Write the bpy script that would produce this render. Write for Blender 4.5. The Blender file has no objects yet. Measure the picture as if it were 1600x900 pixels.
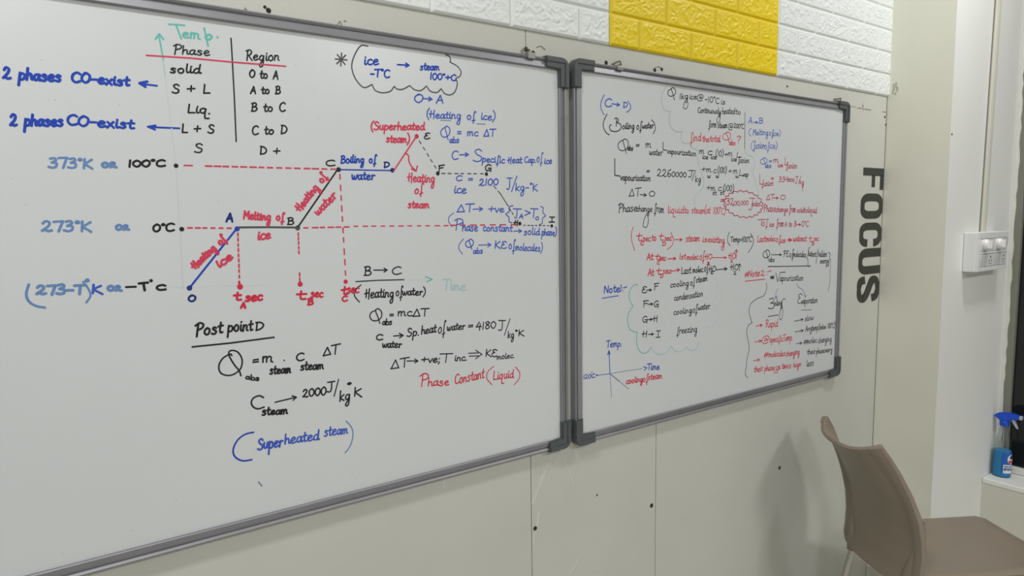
import bpy, bmesh, math, random
import numpy as np
from mathutils import Vector, Matrix

random.seed(7)
rng = np.random.default_rng(11)
SC = bpy.context.scene
COL = SC.collection

# ------------------------------------------------------------------ camera
# world: x along the board wall, wall face at y = 0, room on the -y side, floor z = 0 (metres)
CAM = np.array([0.0, -1.235, 1.45])
FPX = 1050.0
YAW, PITCH, ROLL = 0.61455835, 0.10457528, -0.01473332
_cy, _sy, _cp, _sp = math.cos(YAW), math.sin(YAW), math.cos(PITCH), math.sin(PITCH)
C_F = np.array([_sy * _cp, _cy * _cp, -_sp])
_r0 = np.array([_cy, -_sy, 0.0]); _u0 = np.cross(_r0, C_F)
_c, _s = math.cos(ROLL), math.sin(ROLL)
C_R = _r0 * _c + _u0 * _s
C_U = -_r0 * _s + _u0 * _c
cd = bpy.data.cameras.new('camera'); cam = bpy.data.objects.new('camera', cd); COL.objects.link(cam)
cd.sensor_width = 36.0; cd.lens = FPX / 1600 * 36.0; cd.clip_start = 0.05; cd.clip_end = 60
cam.matrix_world = Matrix(((C_R[0], C_U[0], -C_F[0], CAM[0]), (C_R[1], C_U[1], -C_F[1], CAM[1]),
                           (C_R[2], C_U[2], -C_F[2], CAM[2]), (0, 0, 0, 1)))
SC.camera = cam

# ------------------------------------------------------------------ world, lamps, exposure
w = bpy.data.worlds.new('night'); SC.world = w; w.use_nodes = True
w.node_tree.nodes['Background'].inputs['Color'].default_value = (0.010, 0.012, 0.014, 1)
w.node_tree.nodes['Background'].inputs['Strength'].default_value = 1.0
SC.view_settings.view_transform = 'Standard'; SC.view_settings.look = 'None'
SC.view_settings.gamma = 1.0; SC.view_settings.use_curve_mapping = False
SC.view_settings.exposure = -0.05
ROOM_H = 2.85
def ceiling_lamp(x, y, sx, sy, power, col=(1.0, 1.0, 1.02)):
    ld = bpy.data.lights.new('ceiling_lamp', 'AREA'); ld.shape = 'RECTANGLE'; ld.size = sx; ld.size_y = sy
    ld.energy = power; ld.color = col
    o = bpy.data.objects.new('ceiling_lamp', ld); COL.objects.link(o); o.location = (x, y, ROOM_H - 0.03)
    return o
ceiling_lamp(-0.35, -3.1, 0.6, 0.6, 42)
ceiling_lamp(2.0, -3.1, 0.6, 0.6, 42)
ceiling_lamp(-0.1, -0.80, 0.20, 0.20, 18)
ceiling_lamp(2.3, -0.80, 0.20, 0.20, 14)

# ------------------------------------------------------------------ helpers
def at(px, py, Y=0.0):
    """surveyed point of the photograph on the plane y = Y"""
    d = (px - 800) * C_R - (py - 450) * C_U + FPX * C_F
    t = (Y - CAM[1]) / d[1]
    return CAM + d * t

def mat(name, col, rough=0.6, metal=0.0, spec=0.5, bump=0.0, bscale=60.0, var=0.0, vscale=4.0, coat=0.0):
    m = bpy.data.materials.new(name); m.use_nodes = True
    nt = m.node_tree; b = nt.nodes['Principled BSDF']
    b.inputs['Base Color'].default_value = (*col, 1); b.inputs['Roughness'].default_value = rough
    b.inputs['Metallic'].default_value = metal; b.inputs['Specular IOR Level'].default_value = spec
    b.inputs['Coat Weight'].default_value = coat
    if bump or var:
        tc = nt.nodes.new('ShaderNodeTexCoord')
    if var:
        n = nt.nodes.new('ShaderNodeTexNoise'); n.inputs['Scale'].default_value = vscale; n.inputs['Detail'].default_value = 6
        nt.links.new(tc.outputs['Object'], n.inputs['Vector'])
        r = nt.nodes.new('ShaderNodeMapRange'); r.inputs['From Min'].default_value = 0.3; r.inputs['From Max'].default_value = 0.7
        r.inputs['To Min'].default_value = 1 - var; r.inputs['To Max'].default_value = 1 + var
        nt.links.new(n.outputs['Fac'], r.inputs['Value'])
        mx = nt.nodes.new('ShaderNodeVectorMath'); mx.operation = 'SCALE'; mx.inputs[0].default_value = col
        nt.links.new(r.outputs['Result'], mx.inputs['Scale']); nt.links.new(mx.outputs['Vector'], b.inputs['Base Color'])
    if bump:
        n2 = nt.nodes.new('ShaderNodeTexNoise'); n2.inputs['Scale'].default_value = bscale; n2.inputs['Detail'].default_value = 4
        nt.links.new(tc.outputs['Object'], n2.inputs['Vector'])
        bp = nt.nodes.new('ShaderNodeBump'); bp.inputs['Strength'].default_value = bump; bp.inputs['Distance'].default_value = 0.002
        nt.links.new(n2.outputs['Fac'], bp.inputs['Height']); nt.links.new(bp.outputs['Normal'], b.inputs['Normal'])
    return m

M = {
 'wall': mat('painted_board_wall', (0.525, 0.53, 0.472), 0.75, bump=0.12, bscale=220, var=0.035, vscale=3),
 'wall_lower': None,
 'gap': mat('dark_gap', (0.05, 0.05, 0.045), 0.9),
 'hole': mat('drill_hole_dark', (0.02, 0.018, 0.015), 0.9),
 'scuff': mat('scuff', (0.22, 0.20, 0.165), 0.9),
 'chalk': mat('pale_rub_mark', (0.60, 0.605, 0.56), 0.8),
 'smudge': mat('pale_smudge', (0.50, 0.495, 0.41), 0.8),
 'wire': mat('rusty_wire', (0.16, 0.13, 0.09), 0.6, metal=0.4),
 'column_side': mat('column_side_paint', (0.79, 0.785, 0.675), 0.6, bump=0.06, bscale=120, var=0.03, vscale=4),
 'column_front': mat('column_front_paint', (0.80, 0.81, 0.765), 0.5, bump=0.05, bscale=100, var=0.02, vscale=3),
 'room': mat('room_paint', (0.74, 0.74, 0.71), 0.8, bump=0.05),
 'ceil': mat('ceiling_paint', (0.74, 0.74, 0.72), 0.8, bump=0.05),
 'floor': mat('floor_tile', (0.52, 0.50, 0.46), 0.4, var=0.08, vscale=5),
 'sill_wall': mat('sill_wall_paint', (0.62, 0.61, 0.52), 0.6, bump=0.05, var=0.02),
 'sill': mat('sill_paint', (0.76, 0.77, 0.71), 0.45, bump=0.05),
 'winframe': mat('window_frame_paint', (0.66, 0.66, 0.59), 0.5, bump=0.3, bscale=40, var=0.05, vscale=20),
 'gasket': mat('window_frame_grey', (0.20, 0.205, 0.165), 0.5),
 'brick_white': mat('white_foam_brick', (0.74, 0.77, 0.745), 0.45, bump=0.25, bscale=160),
 'brick_yellow': mat('yellow_foam_brick', (0.78, 0.585, 0.003), 0.45, bump=0.25, bscale=160),
 'board': mat('whiteboard_enamel', (0.60, 0.622, 0.62), 0.28, spec=0.5, var=0.02, vscale=2.5),
 'alu': mat('anodised_aluminium', (0.26, 0.26, 0.275), 0.42, metal=0.45, var=0.04, vscale=30),
 'cap': mat('grey_corner_plastic', (0.075, 0.085, 0.088), 0.42, bump=0.05),
 'clip': mat('clip_metal', (0.30, 0.30, 0.29), 0.45, metal=0.6),
 'letter': mat('dark_vinyl', (0.030, 0.031, 0.027), 0.5, var=0.1, vscale=40),
 'chair': mat('brown_grey_plastic', (0.24, 0.20, 0.15), 0.40, bump=0.12, bscale=500, var=0.04, vscale=9),
 'tube': mat('steel_tube', (0.52, 0.50, 0.45), 0.25, metal=0.9),
 'rubber': mat('black_rubber', (0.02, 0.02, 0.02), 0.7),
 'box': mat('white_switch_plastic', (0.76, 0.765, 0.75), 0.35),
 'box_module': mat('white_module_plastic', (0.70, 0.705, 0.70), 0.25),
 'knob': mat('white_knob_plastic', (0.80, 0.80, 0.78), 0.25),
 'slot': mat('dark_slot', (0.05, 0.05, 0.05), 0.6),
 'conduit': mat('cream_conduit', (0.66, 0.65, 0.56), 0.45),
 'trigger': mat('blue_trigger_plastic', (0.004, 0.075, 0.60), 0.3),
 'lever': mat('pale_lever_plastic', (0.42, 0.48, 0.52), 0.35),
 'labelblue': mat('label_blue', (0.01, 0.10, 0.42), 0.35),
 'labelwhite': mat('label_white', (0.72, 0.74, 0.78), 0.4),
 'labelred': mat('label_red', (0.60, 0.03, 0.04), 0.4),
 'labelnavy': mat('label_navy', (0.01, 0.02, 0.14), 0.4),
}
# ink colours
INK = {
 'blue': (0.010, 0.055, 0.42), 'navy': (0.004, 0.018, 0.17), 'black': (0.012, 0.012, 0.014),
 'red': (0.60, 0.022, 0.055), 'rose': (0.62, 0.05, 0.10), 'grey': (0.075, 0.075, 0.075),
 'paleblue': (0.13, 0.24, 0.47), 'midblue': (0.045, 0.10, 0.48), 'teal': (0.12, 0.47, 0.40), 'paleteal': (0.38, 0.56, 0.54),
 'faint': (0.53, 0.60, 0.59), 'greyblue': (0.16, 0.19, 0.33), 'palegrey': (0.40, 0.44, 0.43), 'crimson': (0.46, 0.02, 0.07),
}
INKM = {k: mat('marker_ink_' + k, v, 0.55, spec=0.3) for k, v in INK.items()}

def glass_mat():
    m = bpy.data.materials.new('window_glass'); m.use_nodes = True; nt = m.node_tree
    b = nt.nodes['Principled BSDF']; b.inputs['Base Color'].default_value = (0.03, 0.032, 0.03, 1)
    b.inputs['Roughness'].default_value = 0.06; b.inputs['Transmission Weight'].default_value = 0.6
    b.inputs['IOR'].default_value = 1.45
    return m
M['glass'] = glass_mat()
def clear_mat(name, tint, gloss=0.05):
    m = bpy.data.materials.new(name); m.use_nodes = True; nt = m.node_tree
    for n in list(nt.nodes):
        if n.type == 'BSDF_PRINCIPLED': nt.nodes.remove(n)
    out = [n for n in nt.nodes if n.type == 'OUTPUT_MATERIAL'][0]
    t = nt.nodes.new('ShaderNodeBsdfTransparent'); t.inputs['Color'].default_value = (*tint, 1)
    g = nt.nodes.new('ShaderNodeBsdfGlossy'); g.inputs['Roughness'].default_value = 0.08
    mx = nt.nodes.new('ShaderNodeMixShader')
    mx.inputs[0].default_value = gloss; nt.links.new(t.outputs[0], mx.inputs[1]); nt.links.new(g.outputs[0], mx.inputs[2])
    nt.links.new(mx.outputs[0], out.inputs[0])
    return m
M['clear'] = clear_mat('clear_plastic', (0.86, 0.89, 0.88))
def liquid_mat():
    m = bpy.data.materials.new('blue_liquid'); m.use_nodes = True; b = m.node_tree.nodes['Principled BSDF']
    b.inputs['Base Color'].default_value = (0.003, 0.25, 0.58, 1); b.inputs['Roughness'].default_value = 0.15
    b.inputs['Transmission Weight'].default_value = 0.06; b.inputs['IOR'].default_value = 1.33
    return m
M['liquid'] = liquid_mat()

def link(o, parent=None, name=None):
    COL.objects.link(o)
    if parent is not None: o.parent = parent
    return o
def mesh_obj(name, verts, faces, mats, parent=None, fmat=None, smooth=False):
    me = bpy.data.meshes.new(name); me.from_pydata([tuple(map(float, v)) for v in verts], [], faces)
    for m in (mats if isinstance(mats, (list, tuple)) else [mats]): me.materials.append(m)
    if fmat is not None: me.polygons.foreach_set('material_index', fmat)
    if smooth: me.polygons.foreach_set('use_smooth', [True] * len(me.polygons))
    me.update()
    return link(bpy.data.objects.new(name, me), parent)
def bm_obj(name, bm, m, parent=None, smooth=False, autosmooth=None):
    bmesh.ops.recalc_face_normals(bm, faces=bm.faces[:])
    me = bpy.data.meshes.new(name); bm.to_mesh(me); bm.free()
    for x in (m if isinstance(m, (list, tuple)) else [m]): me.materials.append(x)
    if smooth: me.polygons.foreach_set('use_smooth', [True] * len(me.polygons))
    if autosmooth: me.set_sharp_from_angle(angle=math.radians(autosmooth))
    me.update()
    return link(bpy.data.objects.new(name, me), parent)
def box(bm, x0, x1, y0, y1, z0, z1, bevel=0.0, seg=2):
    t = bmesh.new()
    v = [t.verts.new(p) for p in ((x0,y0,z0),(x1,y0,z0),(x1,y1,z0),(x0,y1,z0),(x0,y0,z1),(x1,y0,z1),(x1,y1,z1),(x0,y1,z1))]
    for f in ((0,3,2,1),(4,5,6,7),(0,1,5,4),(1,2,6,5),(2,3,7,6),(3,0,4,7)): t.faces.new([v[i] for i in f])
    if bevel: bmesh.ops.bevel(t, geom=t.edges[:], offset=bevel, segments=seg, affect='EDGES', profile=0.5)
    me = bpy.data.meshes.new('t'); t.to_mesh(me); t.free(); bm.from_mesh(me); bpy.data.meshes.remove(me)
    return bm
def prism(bm, pts, y0, y1, bevel=0.0):
    """polygon given in (x, z), extruded from y0 to y1"""
    t = bmesh.new()
    a = [t.verts.new((p[0], y0, p[1])) for p in pts]; b = [t.verts.new((p[0], y1, p[1])) for p in pts]
    n = len(pts); t.faces.new(a); t.faces.new(b[::-1])
    for i in range(n): t.faces.new((a[i], b[i], b[(i+1) % n], a[(i+1) % n]))
    bmesh.ops.recalc_face_normals(t, faces=t.faces[:])
    if bevel: bmesh.ops.bevel(t, geom=[e for e in t.edges if abs(e.verts[0].co.y - e.verts[1].co.y) < 1e-6], offset=bevel, segments=2, affect='EDGES')
    me = bpy.data.meshes.new('t'); t.to_mesh(me); t.free(); bm.from_mesh(me); bpy.data.meshes.remove(me)
def tube(bm, pts, r, n=10, caps=True, radii=None):
    pts = [Vector(p) for p in pts]; rings = []
    for i, p in enumerate(pts):
        d = (pts[min(i+1, len(pts)-1)] - pts[max(i-1, 0)]).normalized()
        a = Vector((0,0,1)) if abs(d.z) < 0.9 else Vector((1,0,0))
        u = d.cross(a).normalized(); v = d.cross(u)
        rr = radii[i] if radii else r
        rings.append([bm.verts.new(p + (u*math.cos(2*math.pi*k/n) + v*math.sin(2*math.pi*k/n))*rr) for k in range(n)])
    for A, B in zip(rings, rings[1:]):
        for k in range(n): bm.faces.new((A[k], A[(k+1)%n], B[(k+1)%n], B[k]))
    if caps: bm.faces.new(rings[0][::-1]); bm.faces.new(rings[-1])
def lathe(bm, prof, c, n=28, sx=1.0, sy=1.0, axis='z'):
    rings = []
    for r, z in prof:
        ring = []
        for k in range(n):
            a = 2*math.pi*k/n; p = (r*math.cos(a)*sx, r*math.sin(a)*sy, z)
            if axis == 'y': p = (p[0], -p[2], p[1])
            ring.append(bm.verts.new((c[0]+p[0], c[1]+p[1], c[2]+p[2])))
        rings.append(ring)
    for A, B in zip(rings, rings[1:]):
        for k in range(n): bm.faces.new((A[k], A[(k+1)%n], B[(k+1)%n], B[k]))
    bm.faces.new(rings[0][::-1]); bm.faces.new(rings[-1])
def disc(bm, x, z, r, y, t=0.0006, n=12, sx=1.0):
    prism(bm, [(x + r*sx*math.cos(2*math.pi*k/n), z + r*math.sin(2*math.pi*k/n)) for k in range(n)], y, y + t)
def thing(name, label, cat, loc=(0,0,0), group=None):
    o = bpy.data.objects.new(name, None); o.empty_display_size = 0.1; COL.objects.link(o); o.location = loc
    o['label'] = label; o['category'] = cat
    if group: o['group'] = group
    return o
def tag(o, label, cat, group=None):
    o['label'] = label; o['category'] = cat
    if group: o['group'] = group
    return o
def struct(o, label=None):
    o['kind'] = 'structure'
    if label: o['label'] = label
    return o
def reparent(o, root):
    """keep world position of a mesh built in world coordinates"""
    o.parent = root; o.matrix_parent_inverse = Matrix.Translation(root.location).inverted()
    return o
# ------------------------------------------------------------------ room shell
XL, YB = -3.2, -5.6
COLX0, COLX1, COLD = 2.534, 3.107, 0.212        # pillar: side plane, end of its front, depth
SILLX, SILLZ, WINX = 2.972, 0.406, 3.107
bm = bmesh.new(); box(bm, XL-0.1, 3.5, YB-0.1, 0.2, -0.1, 0.0); struct(bm_obj('floor', bm, M['floor']))
bm = bmesh.new(); box(bm, XL-0.1, 3.5, YB-0.1, 0.2, ROOM_H, ROOM_H+0.1); struct(bm_obj('ceiling', bm, M['ceil']))
bm = bmesh.new(); box(bm, XL-0.1, XL, YB, 0.1, 0, ROOM_H); struct(bm_obj('wall_left', bm, M['room']))
bm = bmesh.new(); box(bm, XL-0.1, 3.5, YB-0.1, YB, 0, ROOM_H); struct(bm_obj('wall_front', bm, M['room']))
# board wall: gypsum panels with narrow open joints
SEAMS = [XL, -1.2, -0.25, 0.9185, 1.3465, 2.60]
bm = bmesh.new(); g = 0.0011
ZJ = 1.807
for i in range(len(SEAMS) - 1):
    x0, x1 = SEAMS[i] + (g if i else 0), SEAMS[i+1] - g
    box(bm, x0, x1, 0.0, 0.02, 0, ROOM_H)
box(bm, 1.34, 1.352, 0.0003, 0.02, 1.02, ROOM_H)      # this joint is filled above the boards
wall = struct(bm_obj('wall_back', bm, M['wall']))
bm = bmesh.new(); box(bm, XL, 3.5, 0.012, 0.12, 0, ROOM_H); bk = bm_obj('joint_backing', bm, M['gap'], wall)
# drill holes, crack and scuffs on the wall (surface marks of the wall)
HOLES = [(0.3545,1.8200,.0028),(0.3605,1.8152,.0045),(0.9194,1.8209,.0052),(0.9389,1.815,.0055),(1.1608,1.82,.0052),(1.3308,1.8215,.005),(1.357,1.8262,.0045),
         (1.9161,1.8375,.0035),(0.9292,0.7067,.0055),(1.3307,0.6558,.0062),(1.9316,0.623,.0060),(2.3662,1.8145,.0028),(2.5215,1.7893,.0045),(2.5285,1.7625,.0035),(1.129,0.738,.0025)]
for x, z, r in HOLES:
    bm = bmesh.new(); disc(bm, x, z, r, -0.0005); bm_obj('drill_hole', bm, M['hole'], wall)
CRK = [0]
def crack(pts, wd, m, name):
    bm = bmesh.new()
    for (a, b) in zip(pts, pts[1:]):
        CRK[0] += 1; y = -0.0003 - 0.00006*(CRK[0] % 7)
        a, b = np.array(a), np.array(b); d = b - a; n = np.array([-d[1], d[0]]) / (np.hypot(*d) + 1e-9) * wd * 0.5 * random.uniform(0.5, 1.3)
        prism(bm, [tuple(a-n), tuple(b-n), tuple(b+n), tuple(a+n)], y, -0.00002)
    return bm_obj(name, bm, m, wall)
def crackpx(pts, wd, m, name): return crack([tuple(at(*p)[[0,2]]) for p in pts], wd, m, name)
crackpx([(1327,166),(1333,166.6),(1338,168)], .0022, M['scuff'], 'wall_crack')
crackpx([(1340,168.6),(1346,169.6),(1352,170.5),(1361,172)], .0030, M['scuff'], 'wall_crack')
crackpx([(1379,174.5),(1388,176)], .0035, M['scuff'], 'wall_crack')
crackpx([(1348,160),(1349,175)], .0022, M['scuff'], 'wall_crack')
for p in ([(376,27),(381,18),(383,12),(388,26)], [(381,25),(386,15)], [(526,40),(531,33),(535,42)], [(537,33),(541,33.5)], [(813,80),(818,75),(822,84)], [(838,74),(845,72),(852,78)],
          [(970,100),(962,104)], [(1020,108),(1027,104),(1035,107)]):
    crackpx(p, .0022, M['scuff'], 'wall_scuff')
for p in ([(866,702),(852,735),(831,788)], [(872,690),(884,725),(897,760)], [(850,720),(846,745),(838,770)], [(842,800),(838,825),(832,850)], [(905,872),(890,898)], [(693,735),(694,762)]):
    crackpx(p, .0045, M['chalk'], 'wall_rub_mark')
# pillar: beige side towards the boards, whiter front
v = [(COLX0,0.02,0),(COLX0,-COLD,0),(3.5,-COLD,0),(3.5,0.02,0)]
vv = v + [(x, y, ROOM_H) for x, y, _ in v]
f = [(0,4,5,1),(1,5,6,2),(2,6,7,3),(3,7,4,0)]
col = struct(mesh_obj('column', vv, f, [M['column_side'], M['column_front']], fmat=[0,1,1,1]))
for dy, dz, a, b in ((0,0,.004,.012),(-.008,.006,.003,.010),(-.012,-.010,.004,.008),(.002,-.018,.003,.007),(-.006,-.024,.003,.005)):
    bm = bmesh.new(); box(bm, COLX0-0.0004, COLX0, -0.021+dy-a, -0.021+dy+a, 1.892+dz-b, 1.892+dz+b); bm_obj('wall_scuff', bm, M['smudge'], col)
bm = bmesh.new(); disc(bm, 2.545, 1.707, .004, -COLD-0.0005); bm_obj('drill_hole', bm, M['hole'], col)
bm = bmesh.new(); box(bm, COLX0-0.012, COLX0, -COLD-0.002, -0.0005, 0, 0.100, 0.0025); struct(bm_obj('baseboard_column', bm, M['conduit']))
# thin dark joint where the wall panel meets the pillar
bm = bmesh.new(); box(bm, COLX0-0.0025, COLX0-0.0003, -0.0006, 0.001, 0.0, 1.86); bm_obj('joint_gap', bm, M['gap'], wall)
# window wall on the right
bm = bmesh.new(); box(bm, SILLX, 3.5, YB, -COLD, 0, SILLZ-0.022); box(bm, WINX+0.02, 3.5, YB, -COLD, 2.35, ROOM_H); box(bm, WINX+0.02, 3.5, YB, -2.6, SILLZ-0.022, 2.35)
struct(bm_obj('wall_right', bm, M['sill_wall']))
bm = bmesh.new(); box(bm, SILLX-0.0015, WINX+0.06, -2.6, -COLD-0.0006, SILLZ-0.022, SILLZ, 0.004)
sill = struct(bm_obj('trim_1', bm, M['sill']), 'white painted window sill under the dark window')
win = bpy.data.objects.new('window_1', None); COL.objects.link(win); win.location = (WINX, -1.4, SILLZ); struct(win, 'dark night window in a pale painted frame')
def wp(name, bm, m): return reparent(bm_obj(name, bm, m), win)
bm = bmesh.new()   # uneven plaster strip against the pillar
n = 60
pl = [(-COLD - 0.0004, SILLZ + 0.001 + i * (1.94 - 0.001)/n) for i in range(n+1)]
pr = [(-COLD - 0.0105 - 0.0035*math.sin(i*0.37) * random.random() - random.choice((0, 0, 0, 0.0025, 0.004)), SILLZ + 0.001 + i * (1.94 - 0.001)/n) for i in range(n+1)]
for i in range(n):
    q = [bm.verts.new((WINX-0.004, pl[i][0], pl[i][1])), bm.verts.new((WINX-0.004, pr[i][0], pr[i][1])), bm.verts.new((WINX-0.004, pr[i+1][0], pr[i+1][1])), bm.verts.new((WINX-0.004, pl[i+1][0], pl[i+1][1]))]
    q2 = [bm.verts.new((WINX+0.02, c.co.y, c.co.z)) for c in q]
    bm.faces.new(q); bm.faces.new((q[1], q2[1], q2[2], q[2]))
wp('plaster_strip', bm, M['winframe'])
bm = bmesh.new(); box(bm, WINX+0.001, WINX+0.05, -0.245, -COLD-0.0006, SILLZ+0.001, 2.34, 0.002); wp('side_frame', bm, M['gasket'])
bm = bmesh.new(); box(bm, WINX, WINX+0.05, -2.59, -0.2455, SILLZ+0.001, SILLZ+0.026, 0.003); wp('bottom_rail', bm, M['sill'])
bm = bmesh.new(); box(bm, WINX, WINX+0.05, -2.59, -0.2455, 2.30, 2.345, 0.003); wp('top_rail', bm, M['winframe'])
bm = bmesh.new(); box(bm, WINX+0.022, WINX+0.028, -2.585, -0.2455, SILLZ+0.0265, 2.2995); wp('pane', bm, M['glass'])

# ------------------------------------------------------------------ foam brick panels
def vnoise(u, v, seed):
    r = np.random.default_rng(seed); G = r.random((64, 64))
    iu, iv = np.floor(u).astype(int), np.floor(v).astype(int); fu, fv = u - iu, v - iv
    fu = fu*fu*(3-2*fu); fv = fv*fv*(3-2*fv)
    g = lambda a, b: G[a % 64, b % 64]
    return (g(iu,iv)*(1-fu)+g(iu+1,iv)*fu)*(1-fv) + (g(iu,iv+1)*(1-fu)+g(iu+1,iv+1)*fu)*fv
PW_, PH_ = 0.6862, 0.755
BW, BH = 0.1955, 0.0755
def brick_panel(x0, half_first, m, label, seed):
    z0 = 1.8615
    nx, nz = 300, 330
    xs = np.linspace(0, PW_ - 0.0006, nx); zs = np.linspace(0, PH_, nz)
    X, Z = np.meshgrid(xs, zs)
    row = np.clip((Z / BH).astype(int), 0, 9); lz = Z - row * BH
    hf = (row % 2 == 0) == half_first
    off = np.where(hf, BW * 0.5, 0.0) + 0.0025
    k = np.floor((X - off) / BW); lx = X - off - k * BW
    # last/first half bricks are cut by the panel edge
    left = np.minimum(lx, X); right = np.minimum(BW - lx, PW_ - X)
    d = np.minimum(np.minimum(left, right), np.minimum(lz, BH - lz))
    e = np.clip((d - 0.0012) / 0.0035, 0, 1); e = e*e*(3-2*e)
    # rough stone field inside each brick
    wu = X*70 + 2.6*vnoise(X*44, Z*56, seed+1); wv = Z*92 + 2.6*vnoise(X*50, Z*44, seed+2)
    r1 = 1 - np.abs(2*vnoise(wu, wv, seed+3) - 1); r2 = 1 - np.abs(2*vnoise(wu*2.1+9, wv*2.1, seed+4) - 1)
    r3 = vnoise(X*260, Z*300, seed+5)
    rough = 0.0022*r1**4 + 0.0013*r2**3 + 0.0005*r3 
    inner = np.clip((d - 0.008) / 0.006, 0, 1)
    Y = 0.0022 + e * 0.0046 + inner * (rough - 0.0010)
    verts = np.stack([X + x0, -Y, Z + z0], -1).reshape(-1, 3)
    idx = np.arange(nx*nz).reshape(nz, nx)
    q = np.stack([idx[:-1,:-1], idx[:-1,1:], idx[1:,1:], idx[1:,:-1]], -1).reshape(-1, 4)
    # rim back to the wall
    b0 = len(verts); ring = np.concatenate([idx[0,:], idx[1:,-1], idx[-1,-2::-1], idx[-2:0:-1,0]])
    back = verts[ring].copy(); back[:,1] = -0.0006
    verts = np.concatenate([verts, back]); n = len(ring); bi = b0 + np.arange(n)
    rim = np.stack([ring, bi, np.roll(bi,-1), np.roll(ring,-1)], -1)
    faces = np.concatenate([q, rim])
    me = bpy.data.meshes.new('foam_brick_panel'); me.vertices.add(len(verts)); me.vertices.foreach_set('co', verts.ravel())
    me.loops.add(len(faces)*4); me.loops.foreach_set('vertex_index', faces.ravel().astype(np.int32))
    me.polygons.add(len(faces)); me.polygons.foreach_set('loop_start', np.arange(0, len(faces)*4, 4, dtype=np.int32))
    me.polygons.foreach_set('use_smooth', np.concatenate([np.ones(len(q), bool), np.zeros(len(rim), bool)]))
    me.materials.append(m); me.update(calc_edges=True); me.validate()
    o = bpy.data.objects.new('foam_brick_panel', me); COL.objects.link(o)
    return tag(o, label, 'wall panel', 'foam brick panels above the boards')
brick_panel(0.4828, False, M['brick_white'], 'white embossed foam brick panel left of the yellow one', 20)
brick_panel(1.1692, True, M['brick_yellow'], 'yellow embossed foam brick panel between the two white ones', 30)
brick_panel(1.8560, False, M['brick_white'], 'white embossed foam brick panel beside the pillar', 40)

# ------------------------------------------------------------------ whiteboards
YS = -0.011          # writing surface
def whiteboard(x0, x1, z0, z1, label):
    """x0..z1: inner (visible) edges of the writing surface"""
    R = 0.0225
    root = thing('whiteboard', label, 'whiteboard', ((x0+x1)/2, 0, z0-R))
    def part(name, bm, m, lab=None):
        o = reparent(bm_obj(name, bm, m), root)
        if lab: o['label'] = lab
        return o
    bm = bmesh.new(); box(bm, x0-0.008, x1+0.008, YS, -0.0005, z0-0.008, z1+0.008); part('writing_surface', bm, M['board'])
    prof = [(-0.001,YS+0.0005),(-0.001,-0.0160),(0.0008,-0.0172),(0.0118,-0.0146),(0.0125,-0.0120),(0.0146,-0.0120),(0.0156,-0.0150),(0.0190,-0.0176),(0.0215,-0.0155),(R,-0.0115),(R,-0.0004)]
    def rail(axis, c, sgn, a, b):
        bm = bmesh.new(); rows = []
        for q in (a, b):
            rows.append([bm.verts.new((q, y, c + sgn*d) if axis == 'x' else (c + sgn*d, y, q)) for d, y in prof])
        for i in range(len(prof)-1): bm.faces.new((rows[0][i], rows[0][i+1], rows[1][i+1], rows[1][i]))
        bm.faces.new(rows[0]); bm.faces.new(rows[1])
        return part('frame_rail', bm, M['alu'])
    rail('x', z1, 1, x0, x1); rail('x', z0, -1, x0, x1); rail('z', x0, -1, z0, z1); rail('z', x1, 1, z0, z1)
    # moulded corner caps: L shapes with a rounded outer corner
    for cx, sx in ((x0, -1), (x1, 1)):
        for cz, sz in ((z0, -1), (z1, 1)):
            o = 0.0245; i = -0.0015; leg = 0.040; rad = 0.020
            pts = [(i-leg, i+0.001), (i-leg, o)] 
            pts += [(o-rad + rad*math.sin(a), o-rad + rad*math.cos(a)) for a in [math.radians(t) for t in range(0, 91, 15)]]
            pts += [(o, i-leg), (i, i-leg), (i, i)]
            bm = bmesh.new(); prism(bm, [(cx + sx*p[0], cz + sz*p[1]) for p in pts], -0.0205, -0.0002, 0.003)
            c = part('corner_cap', bm, M['cap'])
            # raised outer step of the cap
            o2 = 0.0255; i2 = 0.0125
            pts = [(i-leg+0.001, i2), (i-leg+0.001, o2)] + [(o2-rad + rad*math.sin(a), o2-rad + rad*math.cos(a)) for a in [math.radians(t) for t in range(0, 91, 15)]] + [(o2, i-leg+0.001), (i2, i-leg+0.001), (i2, i2)]
            bm = bmesh.new(); prism(bm, [(cx + sx*p[0], cz + sz*p[1]) for p in pts], -0.0228, -0.0006, 0.002)
            s = bm_obj('cap_ridge', bm, M['cap'], c)      # c already carries the world offset
    return root, part
def P2(pts): return np.array([at(x, y, YS)[[0, 2]] for x, y in pts])
b1t = P2([(125,0),(400,41.8),(520,58.7),(780,95),(861,105)])[:,1].mean(); b1b = P2([(53,900),(118,881.5),(400,803.6),(520,773.3),(850,692.4)])[:,1].mean()
b1r = P2([(871.3,160),(876.5,640)])[:,0].mean()
b2t = P2([(940,114.2),(1100,139),(1305,171)])[:,1].mean(); b2b = P2([(919,674),(1260,586.7),(1303.5,577)])[:,1].mean()
b2l = P2([(906.2,140),(906.9,650)])[:,0].mean(); b2r = P2([(1315.8,185),(1304.4,575.6)])[:,0].mean()
print('boards', b1t, b1b, b1r, b2t, b2b, b2l, b2r)
BL, partL = whiteboard(b1r-1.785, b1r, b1b, b1t, 'larger whiteboard on the left with a heating curve and phase table')
BR, partR = whiteboard(b2l, b2r, b2b, b2t, 'smaller whiteboard on the right beside the dark wall letters')
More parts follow.
